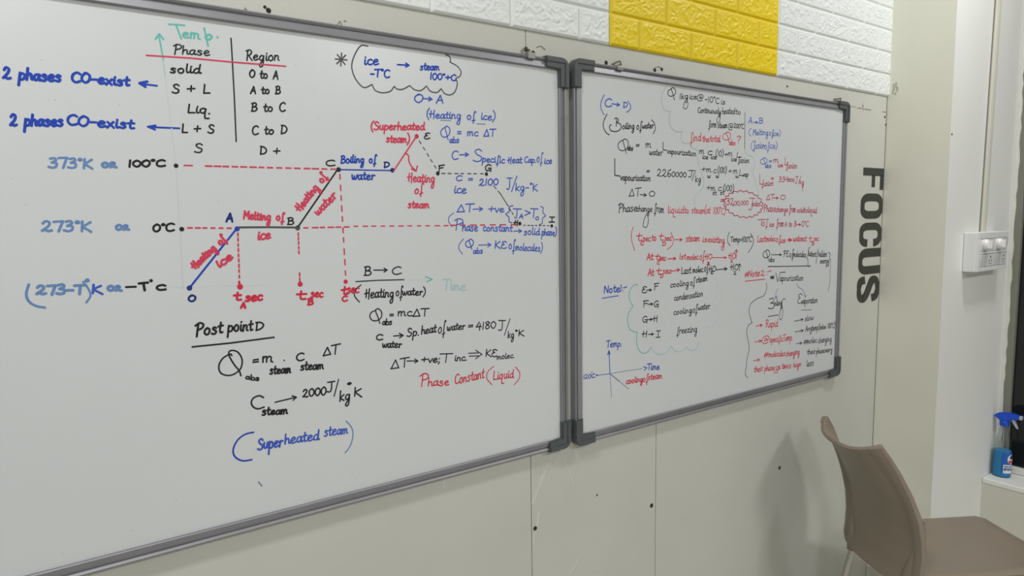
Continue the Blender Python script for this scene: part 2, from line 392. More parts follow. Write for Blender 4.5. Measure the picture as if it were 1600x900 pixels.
# hanging clips and their wires
def clip(part, x, z, wd=0.016, ht=0.018, y=-0.020):
    bm = bmesh.new(); box(bm, x-wd/2, x+wd/2, y, -0.0003, z-ht/2, z+ht/2, 0.0015); part('hanging_clip', bm, M['clip'])
def wire(part, pts, r=0.0013):
    bm = bmesh.new(); tube(bm, [(x, -0.006, z) for x, z in [at(px, py)[[0,2]] for px, py in pts]], r, 6); part('hanging_wire', bm, M['wire'])
p = at(823, 88); clip(partL, p[0], p[2]-0.002, 0.020, 0.014)
wire(partL, [(812,86),(816,79),(822,77),(826,80)]); wire(partL, [(820,74),(824,82),(828,85)])
p = at(881, 187); clip(partL, p[0]-0.002, p[2], 0.008, 0.020, -0.012)
p = at(881, 602); clip(partL, p[0]-0.002, p[2], 0.008, 0.020, -0.012)
p = at(961, 107); clip(partR, p[0], p[2]-0.003, 0.020, 0.010)
wire(partR, [(954,101),(960,98),(966,96),(968,103)], 0.0018); wire(partR, [(956,102),(961,106),(966,105)])
wire(partR, [(1301,160),(1301,155.5),(1306,154.8),(1311,154)], 0.0022); wire(partR, [(1311,154),(1310,160)], 0.0018); wire(partR, [(1301,160),(1306,160)], 0.0018)
# ------------------------------------------------------------------ handwriting: single-stroke glyphs laid on the boards
# glyph: advance, strokes; 'c' smooth curve, 'l' straight; x-height 4.5, capitals 8
G = {}
def gl(s):
    for line in s.strip().splitlines():
        ch, adv, rest = line.split(None, 2)
        st = []
        for part in rest.split(';'):
            t = part.split(); v = list(map(float, t[1:])); st.append((t[0], [(v[i], v[i+1]) for i in range(0, len(v), 2)]))
        G[{'SP': ' '}.get(ch, ch)] = (float(adv), st)
gl('''
a 4.3 c 3.3 3.9 2 4.6 .7 3.3 .5 1.3 1.4 .1 2.6 1.2 3.3 3.9;c 3.4 4.4 3.2 1.2 3.7 .2 4.4 .8
b 4 c .6 8 .5 3 .6 .2;c .6 2.6 2 4.2 3.4 3 3.2 .8 1.8 -.1 .6 .8
c 3.7 c 3.3 4 2 4.6 .7 3.2 .7 1.2 1.8 0 3.4 .7
d 4.4 c 3.2 3.8 2 4.4 .7 3 .6 1 1.6 0 2.8 .8 3.3 3;c 3.5 8 3.3 3 3.5 .2 4.3 .4
e 4.1 c .7 2 2.4 2.6 3.2 3.6 2.2 4.6 .8 3.4 .6 1.4 1.8 0 3.7 .9
f 3.2 c 3.3 7.4 2.7 8.6 1.9 7.4 1.7 3 1.6 -2.4 1.3 -4;l .3 -1.5 2.8 -1
g 4.5 c 3.2 3.8 2 4.6 .7 3.2 .8 1.2 1.8 .4 3 1.6 3.4 4.2;c 3.4 4.2 3.3 0 3 -4.2 1.8 -5.4 .9 -4 1.8 -1.8 3.6 .4
h 4.1 l .7 8 .5 0;c .5 2.2 1.8 4.2 3 3.6 3 1.4 3.4 .2 4.1 .5
i 2 c .8 4.4 .7 1.4 1.1 .2 1.9 .7;l .9 6.1 1.05 6.4
k 3.8 l .6 8 .5 0;l 3.1 4.7 .6 2.1 3.4 0
l 2 c .9 8.2 .6 3 1 .2 2 .6
m 5.6 c .5 4.4 .5 .1;c .5 2.6 1.4 4.4 2.2 3.8 2.2 .2;c 2.2 2.6 3.2 4.4 4.2 3.8 4.2 1 5.1 .3
n 4.1 c .5 4.4 .5 .1;c .5 2.6 1.6 4.4 2.8 3.8 2.8 1 3.6 .3
o 4.3 c 2.2 4.4 .7 3.3 .7 1.1 2 0 3.3 1.2 3.2 3.4 2 4.5 1.3 4
p 4.1 l .8 4.8 .4 -4;c .6 3 2 4.5 3.4 3.3 3.1 1 1.7 .1 .6 1
q 4.6 c 3.2 3.8 2 4.6 .6 3.2 .7 1 1.9 .2 3.1 1.6 3.3 4.2;c 3.3 4.2 3 -3.6 4 -4.4 5.2 -4.2
r 3.5 c .4 3.8 1 4.4 1.1 3.4 .9 .1;c 1 2.4 1.8 4.2 3.2 4.1
s 3.8 c 2.8 4 1.7 4.7 .8 3.6 1.9 2.5 2.9 1.3 1.8 0 .4 .5
t 3 c 1.4 7.2 1.2 2 1.6 .3 2.8 .6;l .1 4.5 2.8 4.9
u 4.2 c .6 4.4 .6 1.4 1.6 .1 2.8 1.2 3.2 4.4;c 3.2 4.4 3.2 1 4 .3
v 3.5 l .3 4.5 1.7 .1 3.3 4.5
w 5.2 c .4 4.4 .8 .6 1.8 .4 2.4 3.4;c 2.4 3.4 2.8 .6 3.9 .5 4.7 4.4
x 3.8 l .5 4.4 3.3 .1;l 3.2 4.6 .4 0
y 4.1 c .5 4.4 .8 1.8 2 1.4 3.2 4.2;c 3.4 4.4 3 -3.4 1.8 -5 .9 -4 1.8 -2 3.5 .2
z 3.9 l .5 4.3 3 4.3 .6 .3 3.5 .3
A 4.8 l .3 0 2.5 8 4.3 0;l .9 2.8 3.8 3
B 5 l 1.1 8 .9 0;c .4 7.6 2.6 8.3 3.8 6.6 2.6 4.6 1 4.3;c 1.4 4.3 3.6 4 4.4 2 3 .2 .4 .1
C 4.9 c 4.4 6.9 3 8 1 6.4 .5 3.2 1.4 .6 3 0 4.7 1
D 5.2 l 1.1 7.6 .9 .2;c .5 7.8 3 7.2 4.7 4.4 3.6 1.2 .8 0
E 4.6 c 4 7.2 2.4 8.2 1 6.8 2.4 4.7;c 2.4 4.5 .6 3.6 .7 1 2.4 0 4.2 1
F 4.4 l 1 8 .8 0;l .4 7.7 4.1 8.1;l .9 4.4 3.4 4.7
G 5 c 4.2 6.9 2.6 8 .8 6 .6 2.4 2 .2 3.6 1.4;l 2.4 3.4 4.5 3.6 4.3 -1
H 4.8 l 1.2 7.6 1 .6;l -.4 4 3.6 4.6;l 3.8 8 3.5 -.8
I 3.6 l .4 8 3.1 8;l 1.8 8 1.8 0;l .4 0 3.1 0
J 4.6 l .9 8 4.5 8;c 3 8 3 2 2.4 -.2 1 .3
K 4.6 l .8 8 .7 0;l 3.9 7.4 .8 3.6 4.5 -.3
L 4.4 l 1 8 .8 0 4.1 .2
M 5.6 l .6 0 1.1 8 2.8 3 4.6 8 5 0
N 4.9 l .6 0 .8 8 4 .4 4.3 8
O 5.2 c 2.8 8 .9 6 .6 2.4 2.4 0 4.4 2 4.6 6 2.7 8 1.7 7.4
P 4.7 l 1.3 8 .9 -.6;c -.2 7 2 8.6 4.2 7.4 3.8 5 1.2 3.8
Q 5.6 c 2.5 7.2 .8 5.6 .4 2.8 1.6 .6 3.4 .6 5 2.6 5 6 3.6 8 2.6 7.6 2.6 6 3.6 2.6 4.4 -1.4
R 4.9 l 1.1 8 .9 0;c 0 7.6 2.4 8.4 3.8 6.6 2.4 4.4 1 4;l 1.6 4 4.5 0
S 4.8 c 4 7 2.6 8.2 1 6.8 2 4.6 4 3 3.6 .6 2 -.1 .4 .8
T 4.9 l 0 7.7 5 8.1;l 2.6 8 2.4 0
V 4.3 l .4 8 2 0 4.1 8
W 6 l .4 8 1.4 0 3 6 4.4 0 5.6 8
0 4.5 c 2.3 8 .7 6 .6 2.4 2.2 0 3.8 2.2 3.8 6 2.2 8
1 2.3 l 1.2 8 1 0
2 4.7 c .6 6.2 1.6 8 3.2 7 2.8 4 .5 .5;c .5 .4 1.6 1.1 2.8 0 4.3 .6
3 4.4 c .8 7.6 2.6 8.2 3.4 6.4 1.6 4.4;c 1.6 4.4 3.6 3.8 3.6 1 2 0 .4 .7
4 4.6 l 2.6 8 .4 3 4.2 3.2;l 3.4 5.8 3 -.6
6 4.2 c 3.4 7.8 1.2 5.6 .6 2 2 0 3.6 1.4 2.6 3.6 .8 2.4
7 4.2 l .2 7.6 3.8 8;l 3.8 8 2.5 0
8 4.3 c 3.4 7 2 8 .8 6.6 2 4.6 3.6 2.2 2 0 .6 1.8 2 4.4 3.5 6.4
( 2.6 c 2.2 9.8 .6 6.4 .5 2.2 2 -1.8
) 2.6 c .4 9.8 2 6.4 2.1 2.2 .4 -1.8
{ 3 c 2.6 10 1.4 9 1.5 6 .3 4 1.5 2 1.5 -1 2.7 -2
} 3 c .3 10 1.6 9 1.5 6 2.7 4 1.5 2 1.6 -1 .3 -2
+ 4.8 l .1 3.5 4.3 3.9;l 2.3 6.2 2.1 1.3
- 3.6 l .4 3.1 3 3.3
= 4 l .4 4.4 3.1 4.6;l .4 2.3 3.1 2.5
. 1.6 l .6 .2 .8 .3
, 1.6 c .8 .6 .7 -.6 .2 -1.6
; 1.8 l .8 4 .9 4.2;c .9 .6 .8 -.8 .2 -1.8
: 1.8 l .8 3.8 .9 4;l .8 .5 .9 .7
° 2.4 c 1.1 8.2 .4 7.4 1 6.6 1.8 7.3 1.2 8.2 .7 7.8
/ 3.6 l .2 -1.5 3.2 9
# 5 l 1.2 0 2 7;l 3 0 3.8 7;l .2 2.2 4.4 2.6;l .6 4.6 4.8 5
@ 7 c 4.4 4.6 3.4 5.2 2.6 4 2.8 2.6 3.8 2.6 4.5 4.8 4.6 2.8 5.6 3 6.2 5.4 5 7.8 2.6 7.6 .8 5.4 .8 1.8 2.6 -.6 5.4 .2
* 4.4 l 2.2 7 2.1 2;l .4 5.8 3.9 3.2;l .5 3 3.8 6.1
? 4 c .5 6.8 1.8 8.2 3.4 7 2.8 5 1.8 3.6 1.9 2.2;l 1.8 .2 1.9 .4
> 4.4 l .4 6.2 4 3.6 .4 1
Δ 5 l .4 0 2.6 7.4 4.6 .3 .3 0
~ 3.8 c .4 3.6 1.4 4.7 2.5 3.6 1.4 1.8 .4 .4;l .4 .4 1.4 .9 3.6 .4
''')
G[' '] = (4.2, [])

def smooth(pts, n=5):
    """Catmull-Rom through the control points"""
    p = np.array(pts, float)
    if len(p) < 3: return p
    q = np.vstack([2*p[0]-p[1], p, 2*p[-1]-p[-2]]); out = []
    for i in range(1, len(q)-2):
        for k in range(n):
            t = k/n; a, b, c, d = q[i-1], q[i], q[i+1], q[i+2]
            out.append(0.5*((2*b)+(-a+c)*t+(2*a-5*b+4*c-d)*t*t+(-a+3*b-3*c+d)*t**3))
    out.append(p[-1]); return np.array(out)

PARTS = {}                     # (board, block) -> {'strokes': [...]}
DEFW = {'L': 0.0027, 'R': 0.0024}
CUR = ['L', 'note']
NAMES = {}
def block(board, name, label): CUR[:] = [board, name + '|' + label]
def ribbon_px(col, pts, wd=None):
    """one pen stroke through surveyed points of the photograph, moved onto the board"""
    b = CUR[0]
    q = np.array([at(x, y, YS)[[0, 2]] for x, y in pts])
    PARTS.setdefault((b, CUR[1]), []).append((col, q, wd or DEFW[b]))
def text(col, s, x0, y0, x1, y1, H, wd=None, rot=False, slant=0.06):
    p0 = np.array([x0, y0], float); p1 = np.array([x1, y1], float); d = p1 - p0
    tot = sum(G[c][0] for c in s) - 0.5
    up = np.array([slant, -1.0])
    if rot:
        e = d/np.hypot(*d); up = np.array([e[1], -e[0]])*1.0
    u = H/8.0; x = 0.0
    for c in s:
        adv, st = G[c]; jy = random.uniform(-.25, .25); js = random.uniform(.94, 1.07)
        for kind, pts in st:
            pp = [(px + random.uniform(-.1,.1), py*js + jy + random.uniform(-.1,.1)) for px, py in pts]
            pp = smooth(pp, 4) if kind == 'c' and len(pp) > 2 else np.array(pp)
            ribbon_px(col, [p0 + d*((x+a)/tot) + up*(b*u) for a, b in pp], wd)
        x += adv
def line(col, pts, wd=None, curve=False): ribbon_px(col, smooth(pts, 5) if curve else pts, wd)
def zl(col, ox, oy, sc, pts, wd=None, curve=True): line(col, [(ox + x/sc, oy + y/sc) for x, y in pts], wd, curve)
def arrow(col, x0, y0, x1, y1, h=5, wd=None):
    d = np.array([x1-x0, y1-y0], float); e = d/np.hypot(*d); n = np.array([-e[1], e[0]]); t = np.array([x1, y1], float)
    line(col, [(x0, y0), (x1, y1)], wd); line(col, [tuple(t-e*h+n*h*.6), tuple(t), tuple(t-e*h-n*h*.6)], wd)
def dot(col, x, y, r): ribbon_px(col, [(x, y)], 2*r*float(abs(at(x, y+1, YS)[2]-at(x, y, YS)[2])))
def dashes(col, x0, y0, x1, y1, n, duty=.6, wd=None):
    p, q = np.array([x0,y0],float), np.array([x1,y1],float)
    for i in range(n):
        a = (i + random.uniform(-.06,.06))/(n-1+duty); b = a + duty/(n-1+duty)*random.uniform(.8,1.15)
        line(col, [tuple(p+(q-p)*max(a,0)), tuple(p+(q-p)*min(b,1))], wd)
T, A, Ln = text, arrow, line

# ---------------- left board
block('L', 'phase_table', 'black table of phases and regions with a red rule under its head')
T('black','Phase',271,84,327,87,13,.0022); T('black','Region',384,94,436,95,15,.0024)
Ln('rose',[(229,86.5),(300,91),(362,97),(446,103.5)],.0026)
Ln('black',[(361,60),(363,95),(366,150),(369,221)],.0024)
T('black','solid',265,114,313,114,13); T('black','O to A',389,121,434,124,12.5); T('black','S + L',268,145,327,146,14)
T('black','A to B',391,146,438,147,11.5); T('black','Liq.',292,176,328,178,13); T('black','B to C',392,174,445,174,13)
T('black','L + S',283,207,334,208,13); T('black','C to D',393,210,448,209,13); T('black','S',303,238,316,238,13.5,.0024); T('black','D +',405,241,437,242,13)
block('L', 'coexist_note', 'upper blue line reading 2 phases CO-exist with an arrow')
T('blue','2 phases',4,122,95,128,17,.0038); T('blue','CO-exist',111,128,201,134,15,.0038)
Ln('blue',[(245,134),(220,131)],.003); Ln('blue',[(230,127.5),(218,130),(227,135.5)],.004)
block('L', 'coexist_note.001', 'lower blue line reading 2 phases CO-exist with an arrow')
T('blue','2 phases',15,196,98,197,17,.0038); T('blue','CO-exist',104,195,208,201,15,.0036)
Ln('blue',[(280,200.5),(233,198.5)],.003); Ln('blue',[(243,196),(231,198),(242,202.5)],.003)
block('L', 'axis_drawing', 'pale green temperature axis arrow with the word Temp.')
Ln('teal',[(264,38),(276,38.5),(288,39.5)],.0028); Ln('teal',[(275,39),(283,60)],.0028); T('teal','em',284,58,312,62,15,.0028); Ln('teal',[(319,44),(325,71)],.003); Ln('teal',[(321,58),(327,54),(331,58),(326,62),(322,60)],.0034,True)
dot('teal',340,58,1.6)
Ln('teal',[(248,54),(255,92)],.0024); Ln('teal',[(243,61),(249,53),(255,61)],.0028)
Ln('paleteal',[(255,92),(258,118)],.0018); Ln('faint',[(258,118),(268,200),(276,270),(283,380),(286,450)],.0016)
Ln('faint',[(258,449),(420,446)],.0012)
block('L', 'axis_drawing.001', 'pale green arrowhead and the word Time at the right end of the time axis'); Ln('faint',[(640,438),(665,437)],.0016)
Ln('teal',[(665,432),(675,436.5),(667,440)],.0024); T('paleteal','Time',692,452,727,454,15,.003)
block('L', 'scale_note', 'topmost temperature 373 K or 100 degrees C beside the graph')
T('paleblue','373°K',75,262,143,263,15,.0034); T('paleblue','o~',158,261,181,262,13,.0042)
T('black','100°C',199,261,257,260,10,.0034); dot('black',275,259,3.4)
block('L', 'scale_note.001', 'middle temperature 273 K or 0 degrees C beside the graph')
T('paleblue','273°K',64,361,141,361,15,.0036); T('paleblue','o~',180,359,201,359,13,.004); T('black','0°C',238,362,271,361,11.5,.0034); dot('black',284,358,3.6)
block('L', 'scale_note.002', 'lowest temperature in brackets or minus T degrees C beside the graph')
zl('paleblue',0,380,4,[(180,258),(165,310),(172,350),(200,380),(240,396),(280,402)],.0036); T('paleblue','273-T',56,460,131,459,13.5,.0042)
zl('paleblue',0,380,4,[(520,240),(555,290),(565,330),(540,370)],.003); T('paleblue','°',132,450,138,450,13,.004); T('midblue','K',142,458,158,459,13,.0036); T('paleblue','o~',167,454,189,455,13,.0042)
Ln('black',[(197,448.5),(212,448)],.0034); Ln('black',[(217,443),(231,441.5)],.004); Ln('black',[(224,442),(226,453.5)],.004); dot('black',236,438.5,2.6); T('black','C',243,453,258,453,8,.0036)
block('L', 'heating_curve', 'stepped heating curve with lettered points and dashed levels')
dashes('rose',288,258.5,300,258.7,1); dashes('rose',321,259.3,525,264.5,15,.62,.003); dashes('rose',293,356,362,356.5,6,.5,.003)
dashes('rose',475,356,545,354.5,6,.6,.003); dashes('rose',553,353.5,700,352.5,11,.45,.0026); dashes('rose',704,352,806,351,7,.5,.003)
Ln('blue',[(296,450),(370,357)],.0034); Ln('grey',[(373,355.3),(420,355),(464,355.5)],.0036); Ln('black',[(466,354),(528,264)],.0030); Ln('blue',[(530,265),(613,266.5)],.0026); Ln('rose',[(615,267),(650,214)],.003)
dot('navy',296,450,4); dot('blue',370.5,357.5,4); dot('grey',465,356,4); dot('black',529,265,3.8); dot('navy',613,266,3.6); dot('red',651,213,3.6)
T('navy','O',293,471,305,471,9.5,.0034); T('navy','A',353,346,363,346,12.5,.0036); T('black','B',448,351,459,351,10.5,.0026); T('black','C',508,259,522,259,9,.0026); T('navy','D',599,262,608,261,9,.003); T('black','E',662,218,671,217,9,.0026)
T('rose','Melting of',380,342,443,345,12,.0034); T('rose','ice',402,375,422,373,15,.0036)
T('rose','Heating of',305,421,353,375,11,.004,True); T('rose','ice',342,419,364,404,13,.004,True)
T('rose','Heating of',469,331,511,277,11.5,.0038,True); T('rose','water',496,337,527,307,13,.0036,True)
T('blue','Boiling of',532,255,587,254,11.5,.003); T('blue','water',549,280,585,281,13,.003)
T('rose','(Superheated',579,203,663,203,12,.0032); T('rose','steam)',603,222,639,223,12,.0032)
Ln('rose',[(633,239),(638,243),(639,252),(643,260),(649,266)],.003,True); Ln('rose',[(643,264),(650,267.5),(652,259.5)],.003)
T('rose','Heating',637,284,679,285,13.5,.003); T('rose','of',647,304,660,300,13,.003); T('rose','steam',637,325,670,325,12,.0032)
dashes('rose',371.5,364,374,434,9,.5,.003); dashes('rose',466,364,467,396,5,.5,.003); dashes('red',468,426,468.5,440,2,.55,.003); dashes('rose',531,272,540,430,10,.45,.003)
dot('red',375,448,4.4); Ln('red',[(373.5,440),(375,448)],.004); dot('red',469,444,4); dot('red',540,440,3.4)
T('red','t',365,469,375,469,13,.0042); T('red','A',376,481,383,481,8,.0042); T('red','sec',383,471,409,469,14,.0042)
T('red','t',463,468,476,468,15,.004); T('red','B',480,476,489,476,9,.0038); T('red','sec',485,465,504,464,13,.0034)
T('red','t',533,461,542,460,13,.004); T('red','sec',542,458,560,457,13,.0034); T('red','c',533,471,542,470,14,.0034)
dashes('black',655,220,682,264,5,.5,.002); dot('black',684,271,3.3); T('black','F',684,269,693,268,10,.0028)
dashes('black',690,271,755,271.5,7,.5,.002); dot('black',760,272,3); T('black','G',757,267,767,267,10,.0028)
dashes('black',771,290,782,303,2,.6,.002); Ln('black',[(782,303),(794,322)],.002); dashes('black',796,326,806,342,3,.5,.002); dot('black',812,349.3,3); T('black','H',803,352,809,352,7,.003)
dashes('black',818,352,858,352.6,7,.5,.002); dot('black',862,353,2.6); T('black','I',857,347,866,347,8,.003)
block('L', 'cloud_note', 'grey cloud outline around blue words ice to steam with a grey star')
for a in range(0,180,45): Ln('grey',[(533-9*math.cos(math.radians(a+4)),93-10*math.sin(math.radians(a+4))),(533+9*math.cos(math.radians(a+4)),93+10*math.sin(math.radians(a+4)))],.0026)
for seg in ([(298,88),(255,86),(218,140),(198,210),(215,280),(255,335),(285,347),(325,328)],[(325,328),(345,365),(390,380),(440,370),(463,340)],[(463,340),(485,358),(520,357),(560,335)],
            [(560,335),(590,360),(630,366),(665,338)],[(665,338),(690,370),(730,378),(757,355)],[(757,355),(780,385),(815,393),(845,370),(858,320),(848,290)],[(848,290),(875,275),(880,245),(855,212),(812,188)],[(812,188),(815,170),(805,150),(785,142)]):
    zl('grey',500,50,4,seg,.0024)
T('blue','ice',568,101,591,101,14.5,.0032); T('blue','-T°C',578,120,608,121,11.5,.0032); A('blue',621,101,639,102,5,.003); T('blue','steam',656,109,686,110,11,.003); T('blue','100°+C',671,124,712,126,9.5,.003)
block('L', 'ice_formula_note', 'blue notes on heating of ice at the right edge of the board')
T('midblue','O',646,160,660,160,12,.003); A('midblue',661,154,675,155,5,.0028); T('midblue','A',681,161,692,161,13,.0028)
T('midblue','(Heating of ice)',666,184,773,188,12,.0026); Ln('paleblue',[(688,188),(704,188.5)],.0018); Ln('paleblue',[(745,193.5),(758,194)],.0018)
T('midblue','Q',687,215,702,215,17,.0022); T('midblue','abs',702,223,717,223,9.5,.0026); T('midblue','= mc ΔT',714,212,773,213,11,.0026)
T('midblue','C',705,249,715,249,13,.0024); A('midblue',718,242,732,241.5,5,.0026); T('midblue','S',738,252,753,252,18,.0024); T('midblue','pecific',753,253,788,255,10.5,.0026); T('midblue','Heat',793,255,815,255,10,.0026); T('midblue','Cap.',819,254,837,254,9.5,.0026); T('midblue','of',838,254,847,253,14,.0022); T('midblue','ice',850,256,862,256,9.5,.0026)
T('midblue','c',711,283,721,282,14,.0026); T('midblue','=',731,284,739,284,10,.0024); T('midblue','2100',748,290,778,289,10,.0028); T('midblue','J/',789,296,806,296,17,.0026); T('midblue','kg-°K',805,298,839,298,11.5,.0026); T('midblue','ice',709,302,728,302,13,.0028)
T('midblue','ΔT',713,331,739,331,12.5,.0026); A('midblue',739,327,754,326.5,5,.0024); T('midblue','+ve',763,332,787,332,11,.0026); T('midblue','{',789,344,799,344,18,.0024); T('midblue','T',801,339,812,340,14,.0026); T('midblue','A',811,341,817,341,7,.0026); T('midblue','>',819,338,828,338,11,.0026); T('midblue','T',828,339,838,340,14,.0026); T('midblue','o',836,344,842,344,9,.0022); T('midblue','}',842,346,851,346,20,.0022)
T('midblue','(',699,351,707,351,15,.0018); T('midblue','P',710,358,722,358,16,.0024); T('midblue','hase',722,361,746,361,12.5,.0026); T('midblue','constant',754,361,800,362,11,.0026); A('midblue',803,361,815,361,4.5,.0024); T('midblue','solid',818,367,843,367,11,.0026); T('midblue','phase)',846,368,869,368,10.5,.0026)
T('midblue','(',715,393,723,393,17,.0018); T('midblue','Q',726,387,739,387,13,.0024); T('midblue','abs',739,396,754,396,9,.0024); A('midblue',748,383,767,382.5,5,.0022); T('midblue','KE',772,388,791,388,11,.0026); T('midblue','of',794,389,804,390,14,.0024); T('midblue','molecules)',805,391,847,393,11,.0024)
block('L', 'water_formula_note', 'black notes on heating of water with a red last line')
T('black','B',568,430,580,430,14,.0028); A('black',584,422,605,422,5,.0024); T('black','C',611,429,626,428,11.5,.0026); Ln('black',[(556,440),(590,438),(631,437)],.0022)
T('black','(',551,468,562,468,18,.0024); T('black','Heating',570,466,615,464,14,.0028); T('black','of',618,463,628,462,14.5,.0024); T('black','water)',628,461,664,461,11,.0028)
T('black','Q',576,502,596,502,19,.0024); T('black','abs',597,508,612,507,9.5,.0026); T('black','=',608,496,615,496,9,.0024); T('black','mcΔT',621,494,668,494,12,.0026)
T('black','c',586,531,597,531,14,.0028); A('black',615,525,630,524,6,.0026); T('black','water',597,543,627,543,11,.0028); T('black','Sp.',635,526,654,524,12,.0028); T('black','heat',658,522,681,519,12.5,.0028); T('black','of',684,521,695,518,16,.0024); T('black','water',698,517,726,514,11,.0026); T('black','=',731,514,739,513,10,.0026); T('black','4180',743,515,774,513,11,.0026); T('black','J',776,516,787,516,14,.0024); Ln('black',[(788,524),(797,498)],.0022); T('black','kg',793,528,803,527,10,.0024); T('black','°K',804,525,818,525,9.5,.0026)
T('black','ΔT',610,576,637,573,14,.0026); A('black',636,564,653,564,5,.0024); T('black','+ve;',658,567,687,566,10.5,.0028); T('black','T',687,566,704,566,13.5,.0024); T('black','inc.',710,564,729,563,9.5,.0026)
Ln('black',[(732,552),(747,551.5)],.0022); Ln('black',[(733,556.5),(748,556)],.0022); Ln('black',[(743,547),(753,553.5),(743,560.5)],.0022); T('black','KE',758,557,776,557,11,.0026); T('black','molec.',776,562,803,559,8.5,.0022)
T('red','P',656,603,668,602,16.5,.0026); T('red','hase',668,603,701,602,13,.0026); T('red','Constant',710,600,756,591,15,.0026); T('red','(',758,597,769,597,19,.0022); T('red','Liquid',770,593,802,590,13,.0026); T('red',')',802,597,811,597,19,.0022)
block('L', 'steam_formula_note', 'black notes headed Post point D with a blue bracketed line below')
T('black','Post',305,525,347,520,18,.0036); T('black','point',355,519,394,516,17,.0034); T('black','D',398,517,411,515,12.5,.0030); Ln('black',[(300.5,542),(360,536),(428,527)],.003)
zl('black',320,500,3.75,[(158,208),(148,200),(105,225),(82,270),(95,312),(140,325),(180,312),(212,280),(218,230),(195,190),(165,178),(142,186),(145,215),(175,265),(200,295),(212,326)],.0028)
T('black','abs',383,592,405,595,8,.0026); T('black','=',394,570,404,569,13,.003); T('black','m',409,566,426,566,16,.003); dot('black',444,563,1.2); T('black','C',462,564,474,563,11.5,.003); T('black','ΔT',504,556,529,552,14,.0028); T('black','steam',421,585,454,582,13,.0032); T('black','steam',469,579,505,576,13,.0032)
T('black','C',390,638,411,638,19,.003); A('black',430,628.5,463,620.5,6,.0026); T('black','2000',472,621,509,617,12,.0030); T('black','J',508,613,521,611,15,.0028); Ln('black',[(522,619),(529,593)],.0024); T('black','kg',530,627,547,624,15,.003); T('black','°',541,613,548,612,14,.003); T('black','K',552,619,564,620,13,.003); T('black','steam',409,649,449,646,12,.0034)
zl('blue',320,500,3.75,[(285,658),(240,668),(195,700),(168,750),(170,790),(195,815),(230,825),(275,818)],.0030)
T('midblue','Super',402,703,441,697,17,.0036); T('midblue','heated',444,694,498,687,15.5,.0032); T('midblue','steam',506,682,543,677,14.5,.0030); zl('paleblue',320,500,3.75,[(828,592),(860,630),(868,680),(850,740),(822,778)],.0024)
for i, (x, y) in enumerate([(18,279),(40,320),(341,315),(302,29),(311,28.5),(186,163),(86,156),(65,94),(462,102),(497,185),(275,781),(207,829),(98,865),(550,740)]):
    block('L', 'ink_smudge.%03d' % i, 'tiny dark speck'); dot('palegrey', x, y, .8)
block('L', 'ink_smudge.020', 'short faint violet smear near the bottom edge'); Ln('greyblue',[(404,753),(409,759)],.0024)

# ---------------- right board
block('R', 'boiling_formula_note', 'blue and black notes on boiling of water at the upper left')
zl('midblue',930,130,9,[(125,165),(85,260),(80,350),(122,442)]); T('midblue','C',944,167,955,167,12,.0030); A('midblue',956,162,968,164,4,.0028); T('midblue','D',973,168,980,168,9,.0028); zl('midblue',930,130,9,[(455,250),(495,310),(490,370),(440,410)])
zl('black',930,130,9,[(165,435),(118,540),(115,620),(150,690),(195,725)]); zl('black',930,130,9,[(300,510),(295,605)],None,False); zl('black',930,130,9,[(270,500),(300,490),(325,510),(320,540),(300,552),(345,570),(365,610),(340,660),(280,680),(220,665),(200,620),(210,590),(225,585)])
T('black','oiling',972,202,991,201,10,.0024); T('black','of',994,203,1002,202,12,.0024); T('black','water',1003,201,1021,200,9,.0024); zl('black',930,130,9,[(790,515),(830,560),(845,640),(815,710)],.0022)
T('black','Q',964,236,981,236,19,.0022); T('black','abs',980,235,989,235,8,.0024); T('black','=',993,231,999,231,8,.0024); T('black','m',1008,231,1017,231,11,.0022); T('black','water',1014,242,1035,243,9.5,.0022); Ln('black',[(1036,222),(1036,234.5),(1041,234.5)],.0024); T('black','vapourization',1042,240,1087,244,8.5,.0022)
Ln('black',[(960.5,248),(960.5,274),(968.5,275)],.0026); T('black','vapourization',969,282,1016,283,10,.0024); T('black','=',1010,271,1015,271,8,.0024); T('black','226',1026,275,1048,276,11,.0024); T('black','0000',1049,276,1072,277,7.5,.0024); T('black','J',1073,276,1083,276,10,.0022); Ln('black',[(1081,282),(1087,266)],.0022); T('black','kg',1086,284,1095,284,9,.0022)
T('black','ΔT',982,307,1000,306,12,.0022); A('black',1000,304,1010,305,4,.0022); T('black','0',1013,307,1023,307,8.5,.0022)
T('black','Phase',966,332,995,330,12.5,.0024); T('black','change',994,330,1019,331,9.5,.0022); Ln('black',[(1011,332),(1013,345),(1010,355),(1005,353),(1006,345),(1010,334)],.002,True); T('black','from',1022,331,1037,333,13,.0022)
T('rose','liquid',1043,333,1068,333,11.5,.0024); T('rose','to',1069,333,1076,333,9.5,.0024); T('rose','steam',1080,333,1101,334,10,.0024); T('rose','(at 100°C)',1101,333,1133,335,10.5,.0022)
block('R', 'question_note', 'black question about heating ice to steam inside a thin grey cloud')
zl('palegrey',1030,130,8.18,[(90,40),(50,110),(30,210),(50,310),(95,355),(145,360)],.0018); zl('palegrey',1030,130,8.18,[(145,360),(130,430),(135,520),(180,600),(245,622),(295,620)],.0018); zl('palegrey',1030,130,8.18,[(295,620),(280,680),(290,740),(330,772),(375,765)],.0018)
zl('paleteal',1030,130,8.18,[(375,765),(430,825),(490,860)],.002); zl('paleteal',1080,225,9.47,[(15,50),(95,100),(90,200),(110,300),(150,430),(180,500),(180,630),(100,730),(50,790),(45,880)],.002)
Ln('grey',[(1164,176),(1164,200),(1163.5,232)],.0024); Ln('paleteal',[(1163.5,232),(1167,241),(1175,244.5)],.0022,True); Ln('paleteal',[(1175,244.5),(1178.5,248),(1179,258),(1177,272),(1181,285),(1186,305)],.0020,True)
